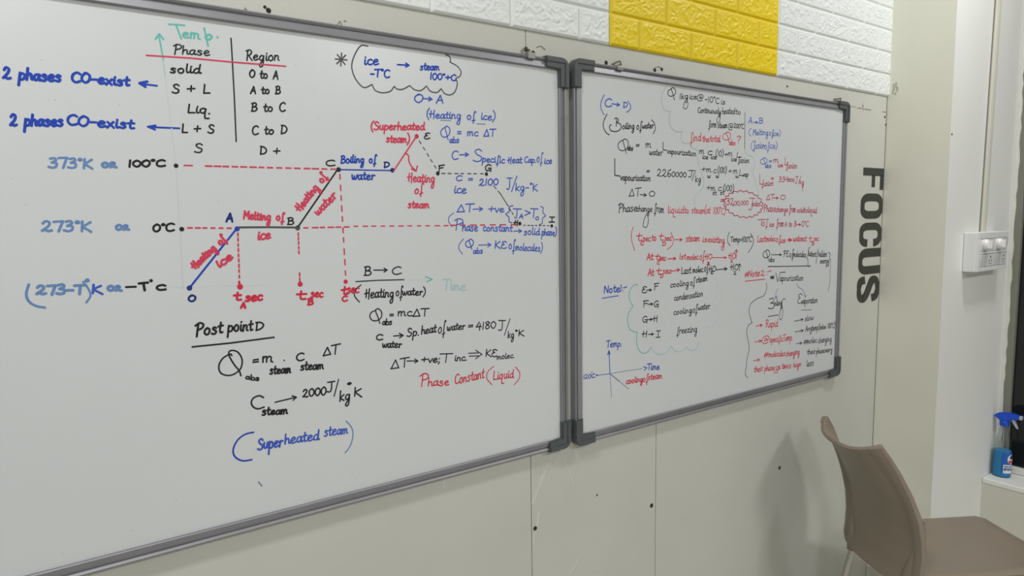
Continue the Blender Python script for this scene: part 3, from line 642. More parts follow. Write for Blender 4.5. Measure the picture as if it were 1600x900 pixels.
T('black','Q',1042,151,1055,151,13,.0022); dot('black',1053.5,155,1.2); T('black','1kg',1061,155,1075,154,8.5,.0022); Ln('black',[(1073,155),(1075,163),(1072,170),(1068,168),(1069,161),(1073,155)],.002,True); T('black','ice',1077,155,1088,155,9,.0022); T('black','@',1088,157,1099,157,10,.0022); T('black','-10°C',1101,159,1123,162,9,.0022); T('black','is',1126,163,1133,163,8,.0022)
T('black','Continuously',1090,176,1126,178,8.5,.0022); Ln('black',[(1125,176),(1125,186),(1122,193),(1120,188),(1124,178)],.002,True); T('black','heated',1128,178,1148,178,9.5,.0022); T('black','to',1149,178,1157,179,8,.0022)
T('black','form',1107,199,1119,199,10.5,.0022); T('black','steam',1121,200,1136,200,9,.0022); T('black','@',1137,202,1145,203,9.5,.0020); T('black','200°C',1146,200,1162,201,7,.0022)
T('red','find',1078,221,1095,220,12.5,.0024); T('red','the',1097,221,1108,222,9.5,.0024); T('red','total',1109,221,1125,222,10,.0024); T('red','Q',1128,219,1141,220,13,.0022); T('red','abs',1139,226,1149,227,7.5,.0024); T('red','?',1150,224,1157,224,10.5,.0024)
T('black','m',1092,240,1100,240,10,.0024); T('black','ice',1097,248,1106,249,7,.0022); T('black','c',1105,242,1112,242,11,.0024); T('black','ice',1110,248,1119,249,7,.0022); T('black','(10)',1118,244,1130,244,9,.0022); T('black','+',1132,245,1137,245,8,.0022); T('black','m',1137,244,1144,244,10,.0022); T('black','ice',1142,252,1151,252,7,.0022); T('black','L',1150,246,1158,246,8,.0022); T('black','fusion',1153,254,1170,255,9,.0022)
T('black','+m.',1096,269,1113,269,10,.0022); T('black','c',1114,271,1119,270,10,.0022); T('black','(100)',1121,270,1135,270,9,.0022); T('black','+',1138,271,1143,271,8,.0022); T('black','m',1145,271,1152,271,9,.0022); T('black','L',1154,274,1161,275,9,.0022); T('black','vap',1160,276,1169,276,7,.0022); T('black','w',1105,278,1110,278,7,.0024); T('black','w',1118,278,1123,278,7,.0024); T('black','w',1149,278,1154,278,7,.0024)
T('black','+m',1104,298,1117,298,10,.0022); T('black','c',1121,298,1127,298,10,.0022); T('black','(100)',1130,298,1146,299,9,.0022); T('black','st',1113,304,1119,305,7,.0022); T('black','st',1125,304,1131,304,7,.0022)
block('R', 'answer_cloud', 'red answer 32,00,000 Joules inside a scalloped red cloud')
T('crimson','=',1125,317,1133,317,10,.0028); T('crimson','32',1134,320,1146,320,10.5,.0026); T('crimson',',00,000',1145,321,1169,320,6.5,.0022); T('crimson','J',1167,327,1178,327,17,.0022); T('crimson','oules',1174,322,1188,322,8.5,.0022)
c = [];  nb = 20
for i in range(nb):
    a0, a1 = 2*math.pi*i/nb, 2*math.pi*(i+1)/nb; am = (a0+a1)/2
    e = lambda a, k: (1161.5 + 28*k*math.cos(a), 319 + 19*k*math.sin(a) + 3*math.cos(a)*0.8)
    line('crimson', [e(a0,1), e(a0*.7+a1*.3,1.09), e(am,1.12), e(a0*.3+a1*.7,1.09), e(a1,1)], .0024, True)
block('R', 'melting_formula_note', 'blue and red notes on melting of ice at the upper right')
T('midblue','A',1169,193,1175,193,10.5,.0024); A('midblue',1177,191,1184,191.5,3,.0024); T('midblue','B',1185,193,1192,193,8,.0024); T('midblue','(',1169,211,1173,211,9,.002); T('midblue','Melting',1176,211,1200,211,8.5,.0022); T('midblue','of',1201,212,1208,212,9.5,.0022); T('midblue','ice)',1207,212,1219,212,8,.0022)
T('midblue','(',1172,233,1177,233,12,.0018); T('midblue','fusion',1177,232,1195,232,11,.0022); T('midblue','of',1194,233,1201,233,11,.0022); T('midblue','ice)',1201,232,1214,232,9.5,.0022)
T('midblue','Q',1187,257,1198,257,11,.0022); T('midblue','abs',1195,262,1205,262,7,.0024); T('midblue','=',1201,255,1206,255,7,.0022); T('crimson','m',1208,254,1216,254,9,.0024); T('crimson','ice',1215,261,1223,261,6.5,.0024); T('crimson','L',1225,258,1231,258,11,.0024); T('crimson','fusion',1228,263,1245,263,9,.0024)
Ln('crimson',[(1187,272),(1187,287.5),(1191,288)],.0024); T('crimson','fusion',1190,291,1208,290,9,.0024); T('crimson','=',1204,282,1209,282,7,.0024); T('crimson','334',1216,284,1232,284,8,.0024); T('crimson','000',1231,284,1241,284,5,.0024); T('crimson','J/',1241,286,1251,286,10,.0022); T('crimson','kg',1249,287,1256,288,8,.0022); Ln('crimson',[(1254,287),(1254,299)],.0024)
T('crimson','ΔT',1197,312,1209,312,8.5,.0024); A('crimson',1208,309,1216,309.5,3,.0022); T('crimson','0',1218,312,1227,312,7,.0024)
T('crimson','Phase',1193,331,1212,331,10.5,.0024); T('crimson','change',1212,331,1231,331,8.5,.0024); T('crimson','from',1233,331,1243,332,11,.0024); T('crimson','solid',1245,332,1256,332,8,.0024); T('crimson','to',1256,332,1262,332,8,.0024); T('crimson','liquid',1262,332,1276,333,9,.0024)
T('crimson','T',1184,352,1194,352,9.5,.0024); T('crimson','of',1190,353,1199,353,11,.0024); T('crimson','ice',1202,354,1209,354,8,.0024); T('crimson','from',1213,354,1224,354,11,.0024); T('crimson','A to B',1226,354,1244,354,8,.0024); A('crimson',1244,351,1251,351,3,.0024); T('crimson','0°C',1252,354,1263,354,8,.0024)
T('red','Last',1183,378,1196,378,10,.0026); T('red','molec',1197,377,1211,377,8.5,.0026); T('red','of',1212,378,1219,378,10,.0026); T('red','ice',1219,379,1227,379,7.5,.0026); A('red',1230,375,1237,375,4,.0036); T('red','water',1239,377,1254,377,9,.0026); T('red','at',1253,377,1260,377,9,.0026); T('red','t',1263,378,1268,378,10,.0026); T('red','B',1268,383,1272,383,5.5,.0026); T('red','sec',1271,376,1279,376,8,.0026)
T('black','Q',1191,403,1202,403,13,.0024); T('black','abs',1201,409,1210,409,7,.0024); A('black',1205,398,1221,398,3,.0022); T('black','PE',1224,401,1232,401,9,.0024); T('black','of',1233,402,1239,402,11,.0024); T('black','molecules',1239,401,1259,402,9,.0024); T('black','{',1259,412,1264,412,19,.0022); T('black','latent',1263,400,1275,401,8.5,.0024); Ln('black',[(1275,412),(1278,389)],.0022); T('black','hidden',1278,401,1292,401,9,.0024); T('black','energy',1281,412,1295,411,8,.0024); Ln('black',[(1294,394),(1297,397),(1296,404),(1298,406)],.0022,True); Ln('black',[(1298,406),(1297,420),(1297,440),(1294,455)],.0018); Ln('black',[(1200,416.5),(1240,416),(1266,415.5)],.0026)
block('R', 'steam_time_note', 'red and black lines on the first and last water molecules')
zl('red',960,350,7.27,[(215,35),(192,110),(200,200),(230,300)],.0022); T('red','t',994,376,1002,376,13,.0028); T('red','c',1000,383,1005,383,9,.0026); T('red','sec',1004,377,1016,377,9.5,.0026); T('red','to',1018,376,1025,376,10,.0026); T('red','t',1029,376,1036,376,12,.0026); T('red','D',1034,384,1040,384,6,.0026); T('red','sec',1038,376,1049,376,9,.0026); zl('red',960,350,7.27,[(640,95),(670,170),(655,240),(600,290)],.0022); A('red',1054,374.5,1066,374.5,4,.0024)
T('red','steam',1071,378,1093,377,10.5,.0026); T('red','is',1097,378,1105,378,9,.0026); T('red','existing',1106,378,1132,380,9.5,.0026); Ln('red',[(1130,380),(1131,388),(1128,391),(1127,385)],.0024,True)
zl('black',960,350,7.27,[(1305,90),(1287,150),(1290,210),(1315,245)],.0022); T('black','Temp=100°C',1141,378,1174,378,8.5,.0024); zl('black',960,350,7.27,[(1545,105),(1578,170),(1570,240),(1520,325)],.0022)
T('red','At',1010,406,1020,406,10.5,.003); T('red','t',1023,406,1030,406,10,.0028); T('red','c',1026,413,1030,413,8,.0026); T('red','sec',1030,407,1040,407,9,.0028); A('red',1043,404.5,1056,404,3.5,.0026); T('red','1st',1061,405,1071,405,8.5,.0026); T('red','molec.',1073,406,1092,405,8.5,.0026); T('red','of',1093,406,1100,405,12.5,.0026); T('red','HO',1101,405,1112,405,8,.0026); T('red','2',1104,414,1109,414,4.5,.0026); A('red',1113,402.5,1135,402.5,3,.0022); T('red','HO',1138,404,1149,404,8.5,.0026); T('red','2',1141,410,1145,410,4.5,.0024); A('red',1150,404,1150.5,390,3.5,.0026)
T('red','At',1012,431,1021,431,11,.003); T('red','t',1025,429,1032,429,10.5,.0028); T('red','D',1031,434,1036,434,5.5,.0026); T('red','sec',1035,428,1048,427,9.5,.0028); A('red',1048,424,1062,421.5,4,.0026); T('black','Last',1064,428,1079,427,10.5,.0026); T('black','molec.',1082,426,1099,425,9,.0026); T('black','of',1100,425,1106,424,12.5,.0026); T('black','HO',1107,425,1118,424,8.5,.0026); T('black','2',1110,428,1114,428,4.5,.0024); A('black',1119,421.5,1136,420,4,.0026); T('black','HO',1141,422,1153,422,9,.0026); T('black','2',1146,429,1150,429,4.5,.0024); A('black',1155,423,1155.5,412,4,.0026)
block('R', 'cooling_list', 'blue heading Note1 and the cooling stages inside a green cloud')
T('blue','Note',943,458,968,456,11.5,.0030); T('blue','1:-',968,456,979,453,11,.0028); Ln('midblue',[(941,466),(966,462)],.0024)
for seg in ([(312,182),(280,192),(258,240),(265,290),(283,320)],[(283,320),(255,365),(248,420),(265,470),(310,490)],[(310,490),(305,540),(320,600),(350,622),(380,608),(397,580)],[(397,580),(420,615),(460,630),(500,612),(525,575)],[(525,575),(550,605),(590,610),(625,580)],[(625,580),(650,605),(690,590),(700,550)]):
    zl('teal' if seg[0][0] < 320 else 'paleteal',920,400,4.09,seg,.0022)
for seg in ([(820,170),(826,190),(812,205)],[(838,215),(845,270),(825,312),(795,322)],[(812,335),(826,400),(800,445),(750,455)]): zl('faint',920,400,4.09,seg,.002)
for l0, x0, y0, l1, x1, y1, ax in (('E',1002,458,'F',1021,453,1010),('F',1004,480,'G',1021,480,1012),('G',1003,504,'H',1020,503,1011),('H',1003,527,'I',1024,527,1013)):
    T('black',l0,x0,y0,x0+8,y0-.5,10,.0026); A('black',ax,y0-4.5,ax+8,y0-5,3,.0024); T('black',l1,x1,y1,x1+7.5,y1-.5,9.5,.0026)
T('black','cooling',1047,449,1076,446,9,.0024); T('black','of',1078,446,1085,445,10.5,.0024); T('black','steam',1087,442,1105,439,9,.0024); T('black','condensation',1053,470,1098,463,9.5,.0024)
T('black','cooling',1052,492,1081,488,8.5,.0024); T('black','of',1082,489,1089,487,11,.0024); T('black','water',1090,485,1109,482,9.5,.0024); T('black','freezing',1057,522,1089,518,10,.0024)
block('R', 'cooling_graph', 'small blue axes with 120 degrees C and a red line cooling of steam')
T('blue','Temp.',947,543,971,541,10,.0026); Ln('midblue',[(953,584),(952.3,566),(951.5,549)],.0026); Ln('blue',[(949.5,554),(951.4,548),(953,553)],.003); Ln('greyblue',[(953,584),(954,600),(955.5,620)],.0014); Ln('midblue',[(932,586.5),(953,584)],.0018); Ln('greyblue',[(953,584),(975,580),(1003,576)],.0014)
Ln('blue',[(1005.5,573),(1010.5,574.5),(1006.5,578.5)],.0024); T('blue','Time',1011,578,1030,577,9.5,.0028); dot('navy',932.3,586.4,1.5); T('blue','120',911,592,923,591,6.5,.0020); T('blue','c',923.5,590,929,590,10,.0022); dot('blue',924.5,582,1.1); Ln('greyblue',[(953,584),(968,596)],.0026); Ln('greyblue',[(968,596),(982,607.5)],.0016)
T('red','cooling',978,600,1004,596,9,.0030); T('red','of',1004,597,1012,595,10,.0026); T('red','steam',1012,594,1034,591,9.5,.0028)
block('R', 'vapourization_list', 'red heading Note 2 and columns comparing boiling with evaporation')
T('red','#',1163,433,1169,432,8,.0026); T('red','Note',1169,433,1187,431,10,.0028); T('red','2',1188,431,1194,431,8,.0026); T('red',':-',1196,430,1205,427,10,.0028); Ln('red',[(1164,439.5),(1195,436)],.0026)
T('black','*',1203,438,1209,438,8,.0034); Ln('black',[(1212,426),(1215,440),(1219,426),(1227,425)],.0024); T('black','apourization',1218,439,1255,438,9.5,.0024)
Ln('greyblue',[(1215.5,451),(1212.5,457),(1212.5,466)],.0018,True); Ln('midblue',[(1211,463),(1212.5,467),(1214.5,463)],.0024); Ln('greyblue',[(1245,443),(1247,448),(1253,452),(1257,458),(1258,463)],.0018,True); Ln('midblue',[(1256.5,461),(1258.2,464.5),(1259.5,461)],.0020)
T('black','3',1199,483,1210,482,15,.0026); T('black','oiling',1209,478,1222,477,9,.0024); Ln('black',[(1220,476),(1223,468),(1227,467)],.0022,True); Ln('black',[(1221,470),(1223,488),(1221,499),(1218,497),(1218.5,488),(1221,478)],.0022,True); Ln('black',[(1200,494.5),(1216,492)],.0022)
T('black','E',1245,475,1253,474,14,.0024); T('black','vaporation',1252,475,1277,473,9.5,.0024); Ln('grey',[(1252,484.5),(1268,484)],.0018)
A('red',1181,509.5,1191,508,3.5,.0024); T('red','Rapid',1196,512,1215,510,11,.0026); A('red',1179,534.5,1190,532.5,4,.0022); T('red','@',1189,537,1202,535,11,.0026); T('red','specific',1202,535,1223,533,9,.0026); T('red','Temp.',1223,534,1238,531,10,.0026)
A('red',1177,564,1187,562,3.5,.0022); T('red','#',1193,559,1200,558,9,.0026); T('red','molecules',1201,558,1227,556,9,.0026); T('red','changing',1228,557,1249,553,8.5,.0026); T('red','their',1178,582,1192,579,9,.0026); T('red','phase',1194,580,1209,578,9,.0026); T('red','@',1208,583,1217,582,9,.0024); T('red','a time',1216,577,1231,575,8.5,.0026); T('red','is huge',1232,576,1251,572,8.5,.0026)
A('black',1241,502,1255,499,3.5,.0022); T('black','slow',1257,502,1271,499,8.5,.0024); A('black',1242,518.5,1255,516.5,3.5,.0022); T('black','Any',1258,518,1268,516,9,.0024); T('black','temp.',1268,517,1279,515,9,.0024); T('black','(below 100°C)',1279,515,1304,512,8,.0022); A('black',1244,537,1253,536,3.5,.0020); T('black','#',1255,538,1261,537,8,.0024); T('black','molec',1261,537,1276,535,8.5,.0024); T('black','changing',1278,536,1299,533,8.5,.0022)
T('black','their',1261,554,1274,552,8,.0024); T('black','phase',1275,553,1287,551,8,.0024); T('black','is',1287,551,1291,550,7,.0022); T('black','very',1290,551,1300,549,8,.0024); T('black','less',1260,573,1271,571,10,.0026)
zl('grey',1160,420,5,[(187,110),(188,160),(165,210),(110,235),(65,275),(52,330),(65,390),(75,420)],.0022); zl('grey',1160,420,5,[(75,420),(45,445),(33,500),(45,560),(52,630),(38,690),(30,760),(22,820),(38,848)],.0022)

def build_ink(board, name, strokes):
    """pen strokes as ribbons with round ends; overlapping pieces of ink lie a few hundredths of a millimetre apart"""
    V, F, MI = [], [], []; mats = []
    for k, (col, q, wd) in enumerate(strokes):
        if col not in mats: mats.append(col)
        mi = mats.index(col); y0 = YS - 0.00012 - 0.00018*((k*0.618034) % 1.0); r = wd*0.5
        if len(q) > 1:
            d = np.diff(q, axis=0); q = q[np.concatenate([[True], np.hypot(d[:,0], d[:,1]) > 1e-6])]
        n = len(q)
        def disc_at(c, y, m=12):
            j = len(V); V.extend([(c[0]+r*math.cos(2*math.pi*t/m), y, c[1]+r*math.sin(2*math.pi*t/m)) for t in range(m)]); F.append(tuple(range(j, j+m))); MI.append(mi)
        if n == 1: disc_at(q[0], y0 - 0.0002, 20); continue
        d = np.diff(q, axis=0); e = d/np.hypot(d[:,0], d[:,1])[:,None]; nn = np.stack([-e[:,1], e[:,0]], -1)
        vn = np.vstack([nn[:1], nn[:-1]+nn[1:], nn[-1:]]); vl = np.hypot(vn[:,0], vn[:,1]); sharp = vl < 1.75; sharp[0] = sharp[-1] = True
        vn = vn/np.maximum(vl, 1e-6)[:,None]
        for i in range(n-1):
            na = nn[i] if sharp[i] else vn[i]; nb_ = nn[i] if sharp[i+1] else vn[i+1]
            y = y0 - 0.00004*(i % 5); j = len(V)
            V.extend([(p[0], y, p[1]) for p in (q[i]-na*r, q[i+1]-nb_*r, q[i+1]+nb_*r, q[i]+na*r)]); F.append((j, j+1, j+2, j+3)); MI.append(mi)
        for c, i in enumerate(np.nonzero(sharp)[0]): disc_at(q[i], y0 - 0.00022 - 0.00005*(c % 4))
    root = BL if board == 'L' else BR
    nm, lab = name.split('|')
    o = mesh_obj(nm, V, F, [INKM[c] for c in mats], None, MI); reparent(o, root); o['label'] = lab
for (b, nm), st in PARTS.items(): build_ink(b, nm, st)
# ------------------------------------------------------------------ FOCUS, read downwards, one vinyl letter each
def ring_pts(w, h, r, n=8):
    out = []
    for cx, cy, a0 in ((w-r, h-r, 0), (r, h-r, 90), (r, r, 180), (w-r, r, 270)):
        for k in range(n+1):
            a = math.radians(a0 + 90*k/n); out.append((cx + r*math.cos(a), cy + r*math.sin(a)))
    return out
def ribbon_poly(path, widths):
    p = smooth(path, 6); wv = np.interp(np.linspace(0, 1, len(p)), np.linspace(0, 1, len(widths)), widths)
    d = np.gradient(p, axis=0); d /= np.hypot(d[:,0], d[:,1])[:,None]; n = np.stack([-d[:,1], d[:,0]], -1)
    return [tuple(v) for v in p + n*wv[:,None]/2], [tuple(v) for v in p - n*wv[:,None]/2]
def letter(ch, ztop, zbot, xl, xr, label):
    """letter built in its own box u (reading direction, down the wall), v (letter top, towards the pillar)"""
    Wd, Ht = ztop - zbot, xr - xl
    bm = bmesh.new(); quads = []; polys = []
    st, th = 0.36, 0.17            # stem and bar thickness as shares of width / height
    def rect(u0, u1, v0, v1): polys.append([(u0,v0),(u1,v0),(u1,v1),(u0,v1)])
    def strip(a, b, close=False):
        n = len(a)
        for i in range(n if close else n-1): j = (i+1) % n; polys.append([a[i], a[j], b[j], b[i]])
    if ch == 'F': rect(0, .36, 0, 1); rect(.34, 1, .83, 1); rect(.34, .88, .42, .58)
    if ch == 'O':
        o = ring_pts(1, 1, .34); i = [(.31 + x*.38, .17 + y*.66) for x, y in ring_pts(1, 1, .30)]; strip(o, i, True)
    if ch in 'CU':
        if ch == 'C':
            o = ring_pts(1, 1, .34); i = [(.31 + x*.38, .17 + y*.66) for x, y in ring_pts(1, 1, .30)]; n = len(o)
            k = [t for t in range(n)]
            # open on the right-hand side of the letter: start at the upper right corner and run round to the lower right
            a = [(1.0, .64)] + o[0:n] + [(1.0, .36)]; b = [(.66, .64)] + i[0:n] + [(.66, .36)]
            a = [p for p in a]; strip(a, b)
        else:
            o = [(0, 1), (0, .34)] + [(.34 - .34*math.cos(t), .34 - .34*math.sin(t)) for t in np.linspace(0, math.pi/2, 8)] + [(.66 + .34*math.sin(t), .34 - .34*math.cos(t)) for t in np.linspace(0, math.pi/2, 8)] + [(1, 1)]
            q = [(.34, 1), (.34, .34)] + [(.46 - .12*math.cos(t), .30 - .13*math.sin(t)) for t in np.linspace(0, math.pi/2, 8)] + [(.56 + .12*math.sin(t), .30 - .13*math.cos(t)) for t in np.linspace(0, math.pi/2, 8)] + [(.68, 1)]
            strip(o, q)
    if ch == 'S':
        a, b = ribbon_poly([(.85,.66),(.80,.84),(.52,.915),(.22,.86),(.17,.70),(.32,.585),(.68,.43),(.84,.28),(.76,.13),(.48,.085),(.20,.15),(.15,.34)], [.30,.27,.17,.22,.31,.27,.27,.31,.22,.17,.27,.30])
        strip(a, b)
    for p in polys:
        pts = [(xl + v*Ht, ztop - u*Wd) for u, v in p]
        f = [bm.verts.new((x, -0.0009, z)) for x, z in pts]; k = [bm.verts.new((x, -0.0001, z)) for x, z in pts]
        bm.faces.new(f); n = len(f)
        for i in range(n): bm.faces.new((f[i], k[i], k[(i+1)%n], f[(i+1)%n]))
    o = bm_obj('wall_letter', bm, M['letter'])
    return tag(o, label, 'letter', 'dark sideways letters beside the pillar')
LX0 = [2.385, 2.379, 2.376, 2.376, 2.371]
letter('F', 1.6065, 1.5300, 2.387, 2.5305, 'letter F, topmost of the dark sideways wall letters')
letter('O', 1.5165, 1.4265, 2.378, 2.5310, 'letter O, second of the dark sideways wall letters from the top')
letter('C', 1.4130, 1.3265, 2.377, 2.5310, 'letter C, middle one of the dark sideways wall letters')
letter('U', 1.3205, 1.2270, 2.378, 2.5310, 'letter U, second of the dark sideways wall letters from the bottom')
letter('S', 1.2220, 1.1245, 2.375, 2.5305, 'letter S, lowest of the dark sideways wall letters')

# ------------------------------------------------------------------ switch box on the pillar front, with its conduit
yc = -COLD
X0, X1, Z0, Z1, D = 2.681, 2.944, 1.2345, 1.3735, 0.048
sb = thing('switch_box', 'white surface-mounted switch and socket box on the pillar under the conduit', 'switch box', ((X0+X1)/2, yc, Z0))
bm = bmesh.new(); box(bm, X0, X1, yc-D+0.006, yc-0.0003, Z0, Z1, 0.003); reparent(bm_obj('back_box', bm, M['box']), sb)
bm = bmesh.new()   # face plate: a frame around the module openings
fx0, fx1, fz0, fz1 = X0+0.022, X1-0.006, Z0+0.016, Z1-0.022
for r in ((X0+.001, X1-.001, fz1, Z1-.001), (X0+.001, X1-.001, Z0+.001, fz0), (X0+.001, fx0, fz0, fz1), (fx1, X1-.001, fz0, fz1), (fx0, fx1, (fz0+fz1)/2-.004, (fz0+fz1)/2+.004)):
    box(bm, r[0], r[1], yc-D, yc-D+0.0065, r[2], r[3], 0.0012)
pl = reparent(bm_obj('face_plate', bm, M['box']), sb)
bm = bmesh.new(); box(bm, fx0, fx1, yc-D+0.0048, yc-D+0.0066, fz0, fz1); reparent(bm_obj('module_recess', bm, M['slot']), sb)
mw = (fx1-fx0)/4; zm = (fz0+fz1)/2
def sub(name, bm, m, par):
    o = bm_obj(name, bm, m); o.parent = par; return o
for i in range(4):
    x = fx0 + mw*i
    # upper row: regulator, rocker, regulator, rocker
    zz0, zz1 = zm+.0055, fz1-.0015
    if i in (0, 2):
        bm = bmesh.new(); box(bm, x+.0012, x+mw-.0012, yc-D+0.001, yc-D+0.0055, zz0, zz1, .001); rg = reparent(bm_obj('fan_regulator', bm, M['box_module']), sb)
        bm = bmesh.new(); cx, cz = x+mw*.5, (zz0+zz1)/2+.003
        lathe(bm, [(.019, .0), (.019,.008), (.0165,.013), (.010,.0155), (.0005,.016)], (cx, yc-D+0.001, cz), 24, axis='y'); 
        box(bm, cx-.004, cx+.004, yc-D-.024, yc-D-.010, cz-.015, cz+.013, .002)
        sub('knob', bm, M['knob'], rg)
    else:
        bm = bmesh.new(); box(bm, x+.0012, x+mw/2-.0006, yc-D-0.001, yc-D+0.0055, zz0, zz1, .001); box(bm, x+mw/2+.0006, x+mw-.0012, yc-D-0.001, yc-D+0.0055, zz0, zz1, .001)
        for v in bm.verts:
            if v.co.y < yc-D+0.001: v.co.y -= (v.co.z-(zz0+zz1)/2)*0.12
        reparent(bm_obj('rocker_switch', bm, M['box_module']), sb)
    zz0, zz1 = fz0+.0015, zm-.0055
    if i in (0, 2):
        bm = bmesh.new(); box(bm, x+.0012, x+mw-.0012, yc-D-0.001, yc-D+0.0055, zz0, zz1, .001)
        for v in bm.verts:
            if v.co.y < yc-D+0.001: v.co.y -= (v.co.z-(zz0+zz1)/2)*0.14
        reparent(bm_obj('rocker_switch', bm, M['box_module']), sb)
    else:
        bm = bmesh.new(); box(bm, x+.0012, x+mw-.0012, yc-D+0.0005, yc-D+0.0055, zz0, zz1, .001); so = reparent(bm_obj('socket', bm, M['box_module']), sb)
        cx, cz = x+mw*.5, (zz0+zz1)/2
        for dx, dz, r in ((0, .011, .0042), (-.0095, -.002, .0030), (.0095, -.002, .0030), (-.0085, -.0125, .0026), (.0085, -.0125, .0026)):
            bm = bmesh.new(); disc(bm, cx+dx, cz+dz, r, yc-D+0.0002, 0.0006); sub('pin_hole', bm, M['slot'], so)
cv = thing('conduit', 'thin cream vertical wiring conduit running down the pillar to the switch box', 'conduit', (2.83, yc, Z1))
def slant_bar(bm, xa, xb, za, zb, wd, y0, y1):
    prism(bm, [(xa-wd/2, za), (xb-wd/2, zb), (xb+wd/2, zb), (xa+wd/2, za)], y0, y1, 0.001)
bm = bmesh.new(); slant_bar(bm, 2.826, 2.862, Z1-.001, ROOM_H, 0.030, yc-.012, yc-.0003); reparent(bm_obj('channel', bm, M['conduit']), cv)
bm = bmesh.new(); slant_bar(bm, 2.8085, 2.8445, Z1-.001, ROOM_H, 0.0022, yc-.004, yc-.0002); reparent(bm_obj('edge_gap', bm, M['scuff']), cv)
bm = bmesh.new(); slant_bar(bm, 2.824, 2.860, Z1-.001, ROOM_H, 0.022, yc-.0145, yc-.0118); reparent(bm_obj('cover_strip', bm, M['conduit']), cv)

# ------------------------------------------------------------------ spray bottle on the sill
bx, by, bz = 3.050, -0.250, SILLZ + 0.0006
sp = thing('spray_bottle', 'clear spray bottle half full of blue cleaner with a blue trigger on the sill', 'spray bottle', (bx, by, bz))
K = dict(sx=0.92, sy=1.06)
prof = [(.0265,.000),(.0290,.003),(.0300,.010),(.0298,.060),(.0285,.105),(.0262,.135),(.0215,.160),(.0165,.180),(.0135,.196),(.0125,.206)]
bm = bmesh.new(); lathe(bm, prof, (bx, by, bz), 32, **K); reparent(bm_obj('bottle_body', bm, M['clear'], smooth=True, autosmooth=50), sp)
bm = bmesh.new(); lathe(bm, [(r-.0012, max(z, .0018)) for r, z in prof if z < .11], (bx, by, bz), 32, **K); reparent(bm_obj('cleaning_liquid', bm, M['liquid'], smooth=True, autosmooth=50), sp)
bm = bmesh.new(); lathe(bm, [(.0018,.012),(.0018,.205)], (bx+.003, by+.002, bz), 8); reparent(bm_obj('dip_tube', bm, M['lever']), sp)
bm = bmesh.new(); lathe(bm, [(.0150,.203),(.0160,.205),(.0160,.222),(.0140,.224)], (bx, by, bz), 28); reparent(bm_obj('collar', bm, M['trigger'], autosmooth=40), sp)
# sprayer head: side profile in (along, up), nozzle towards the room
def yprism(bm, pts, x0, x1, bev=0.0):
    t = bmesh.new(); a = [t.verts.new((x0, by - p[0], bz + p[1])) for p in pts]; b = [t.verts.new((x1, by - p[0], bz + p[1])) for p in pts]; n = len(pts)
    t.faces.new(a); t.faces.new(b[::-1])
    for i in range(n): t.faces.new((a[i], b[i], b[(i+1)%n], a[(i+1)%n]))
    bmesh.ops.recalc_face_normals(t, faces=t.faces[:])
    if bev: bmesh.ops.bevel(t, geom=t.edges[:], offset=bev, segments=2, affect='EDGES')
    me = bpy.data.meshes.new('t'); t.to_mesh(me); t.free(); bm.from_mesh(me); bpy.data.meshes.remove(me)
bm = bmesh.new(); yprism(bm, [(-.034,.240),(-.026,.232),(-.014,.223),(.014,.223),(.020,.233),(.048,.236),(.048,.254),(.020,.257),(-.004,.257),(-.022,.251)], bx-.0115, bx+.0115, .003)
hd = reparent(bm_obj('sprayer_head', bm, M['trigger'], smooth=True, autosmooth=40), sp)
bm = bmesh.new(); yprism(bm, [(.048,.238),(.058,.239),(.058,.252),(.048,.253)], bx-.008, bx+.008, .0015); sub('nozzle', bm, M['lever'], hd)
bm = bmesh.new(); yprism(bm, [(.022,.234),(.034,.234),(.037,.222),(.043,.209),(.046,.199),(.040,.203),(.032,.214),(.026,.224)], bx-.006, bx+.006, .0015); reparent(bm_obj('trigger_lever', bm, M['lever'], smooth=True, autosmooth=40), sp)
def wrap(bm, a0, a1, z0, z1, off, n=14, round_=False):
    """patch following the bottle's wall between two angles"""
    R = lambda z: np.interp(z, [p[1] for p in prof], [p[0] for p in prof])
    rows = []
    for j in range(9 if round_ else 5):
        t = j/(8 if round_ else 4); z = z0 + (z1-z0)*t
        k = math.sqrt(max(0.0, 1-(2*t-1)**2)) if round_ else 1.0
        am, hw = (a0+a1)/2, (a1-a0)/2*max(k, .05)
        rows.append([bm.verts.new((bx + (R(z)+off)*K['sx']*math.cos(math.radians(am-hw+2*hw*i/n)), by + (R(z)+off)*K['sy']*math.sin(math.radians(am-hw+2*hw*i/n)), bz+z)) for i in range(n+1)])
    for A, B in zip(rows, rows[1:]):
        for i in range(n): bm.faces.new((A[i], A[i+1], B[i+1], B[i]))
# label wraps the side turned to the room (angle -90 is towards the camera side)
bm = bmesh.new(); wrap(bm, -166, -40, .024, .100, .0005); lb = reparent(bm_obj('bottle_label', bm, M['labelblue']), sp)
bm = bmesh.new(); wrap(bm, -156, -92, .020, .054, .0009); sub('label_panel', bm, M['labelwhite'], lb)
bm = bmesh.new(); wrap(bm, -132, -78, .057, .094, .0009, round_=True); sub('label_badge', bm, M['labelwhite'], lb)
bm = bmesh.new(); wrap(bm, -126, -90, .060, .073, .0013, round_=True); sub('badge_mark', bm, M['labelred'], lb)
bm = bmesh.new(); wrap(bm, -116, -82, .075, .091, .0013, round_=True); sub('badge_mark', bm, M['labelnavy'], lb)
bm = bmesh.new()
for i, (a, wd) in enumerate(((-152, 10), (-140, 8), (-129, 9), (-117, 7), (-107, 9))): wrap(bm, a, a+wd, .030+.004*(i%2), .041, .0013, 4)
for a, wd in ((-152, 28), (-121, 22)): wrap(bm, a, a+wd, .045, .049, .0013, 6)
sub('label_print', bm, M['labelnavy'], lb)

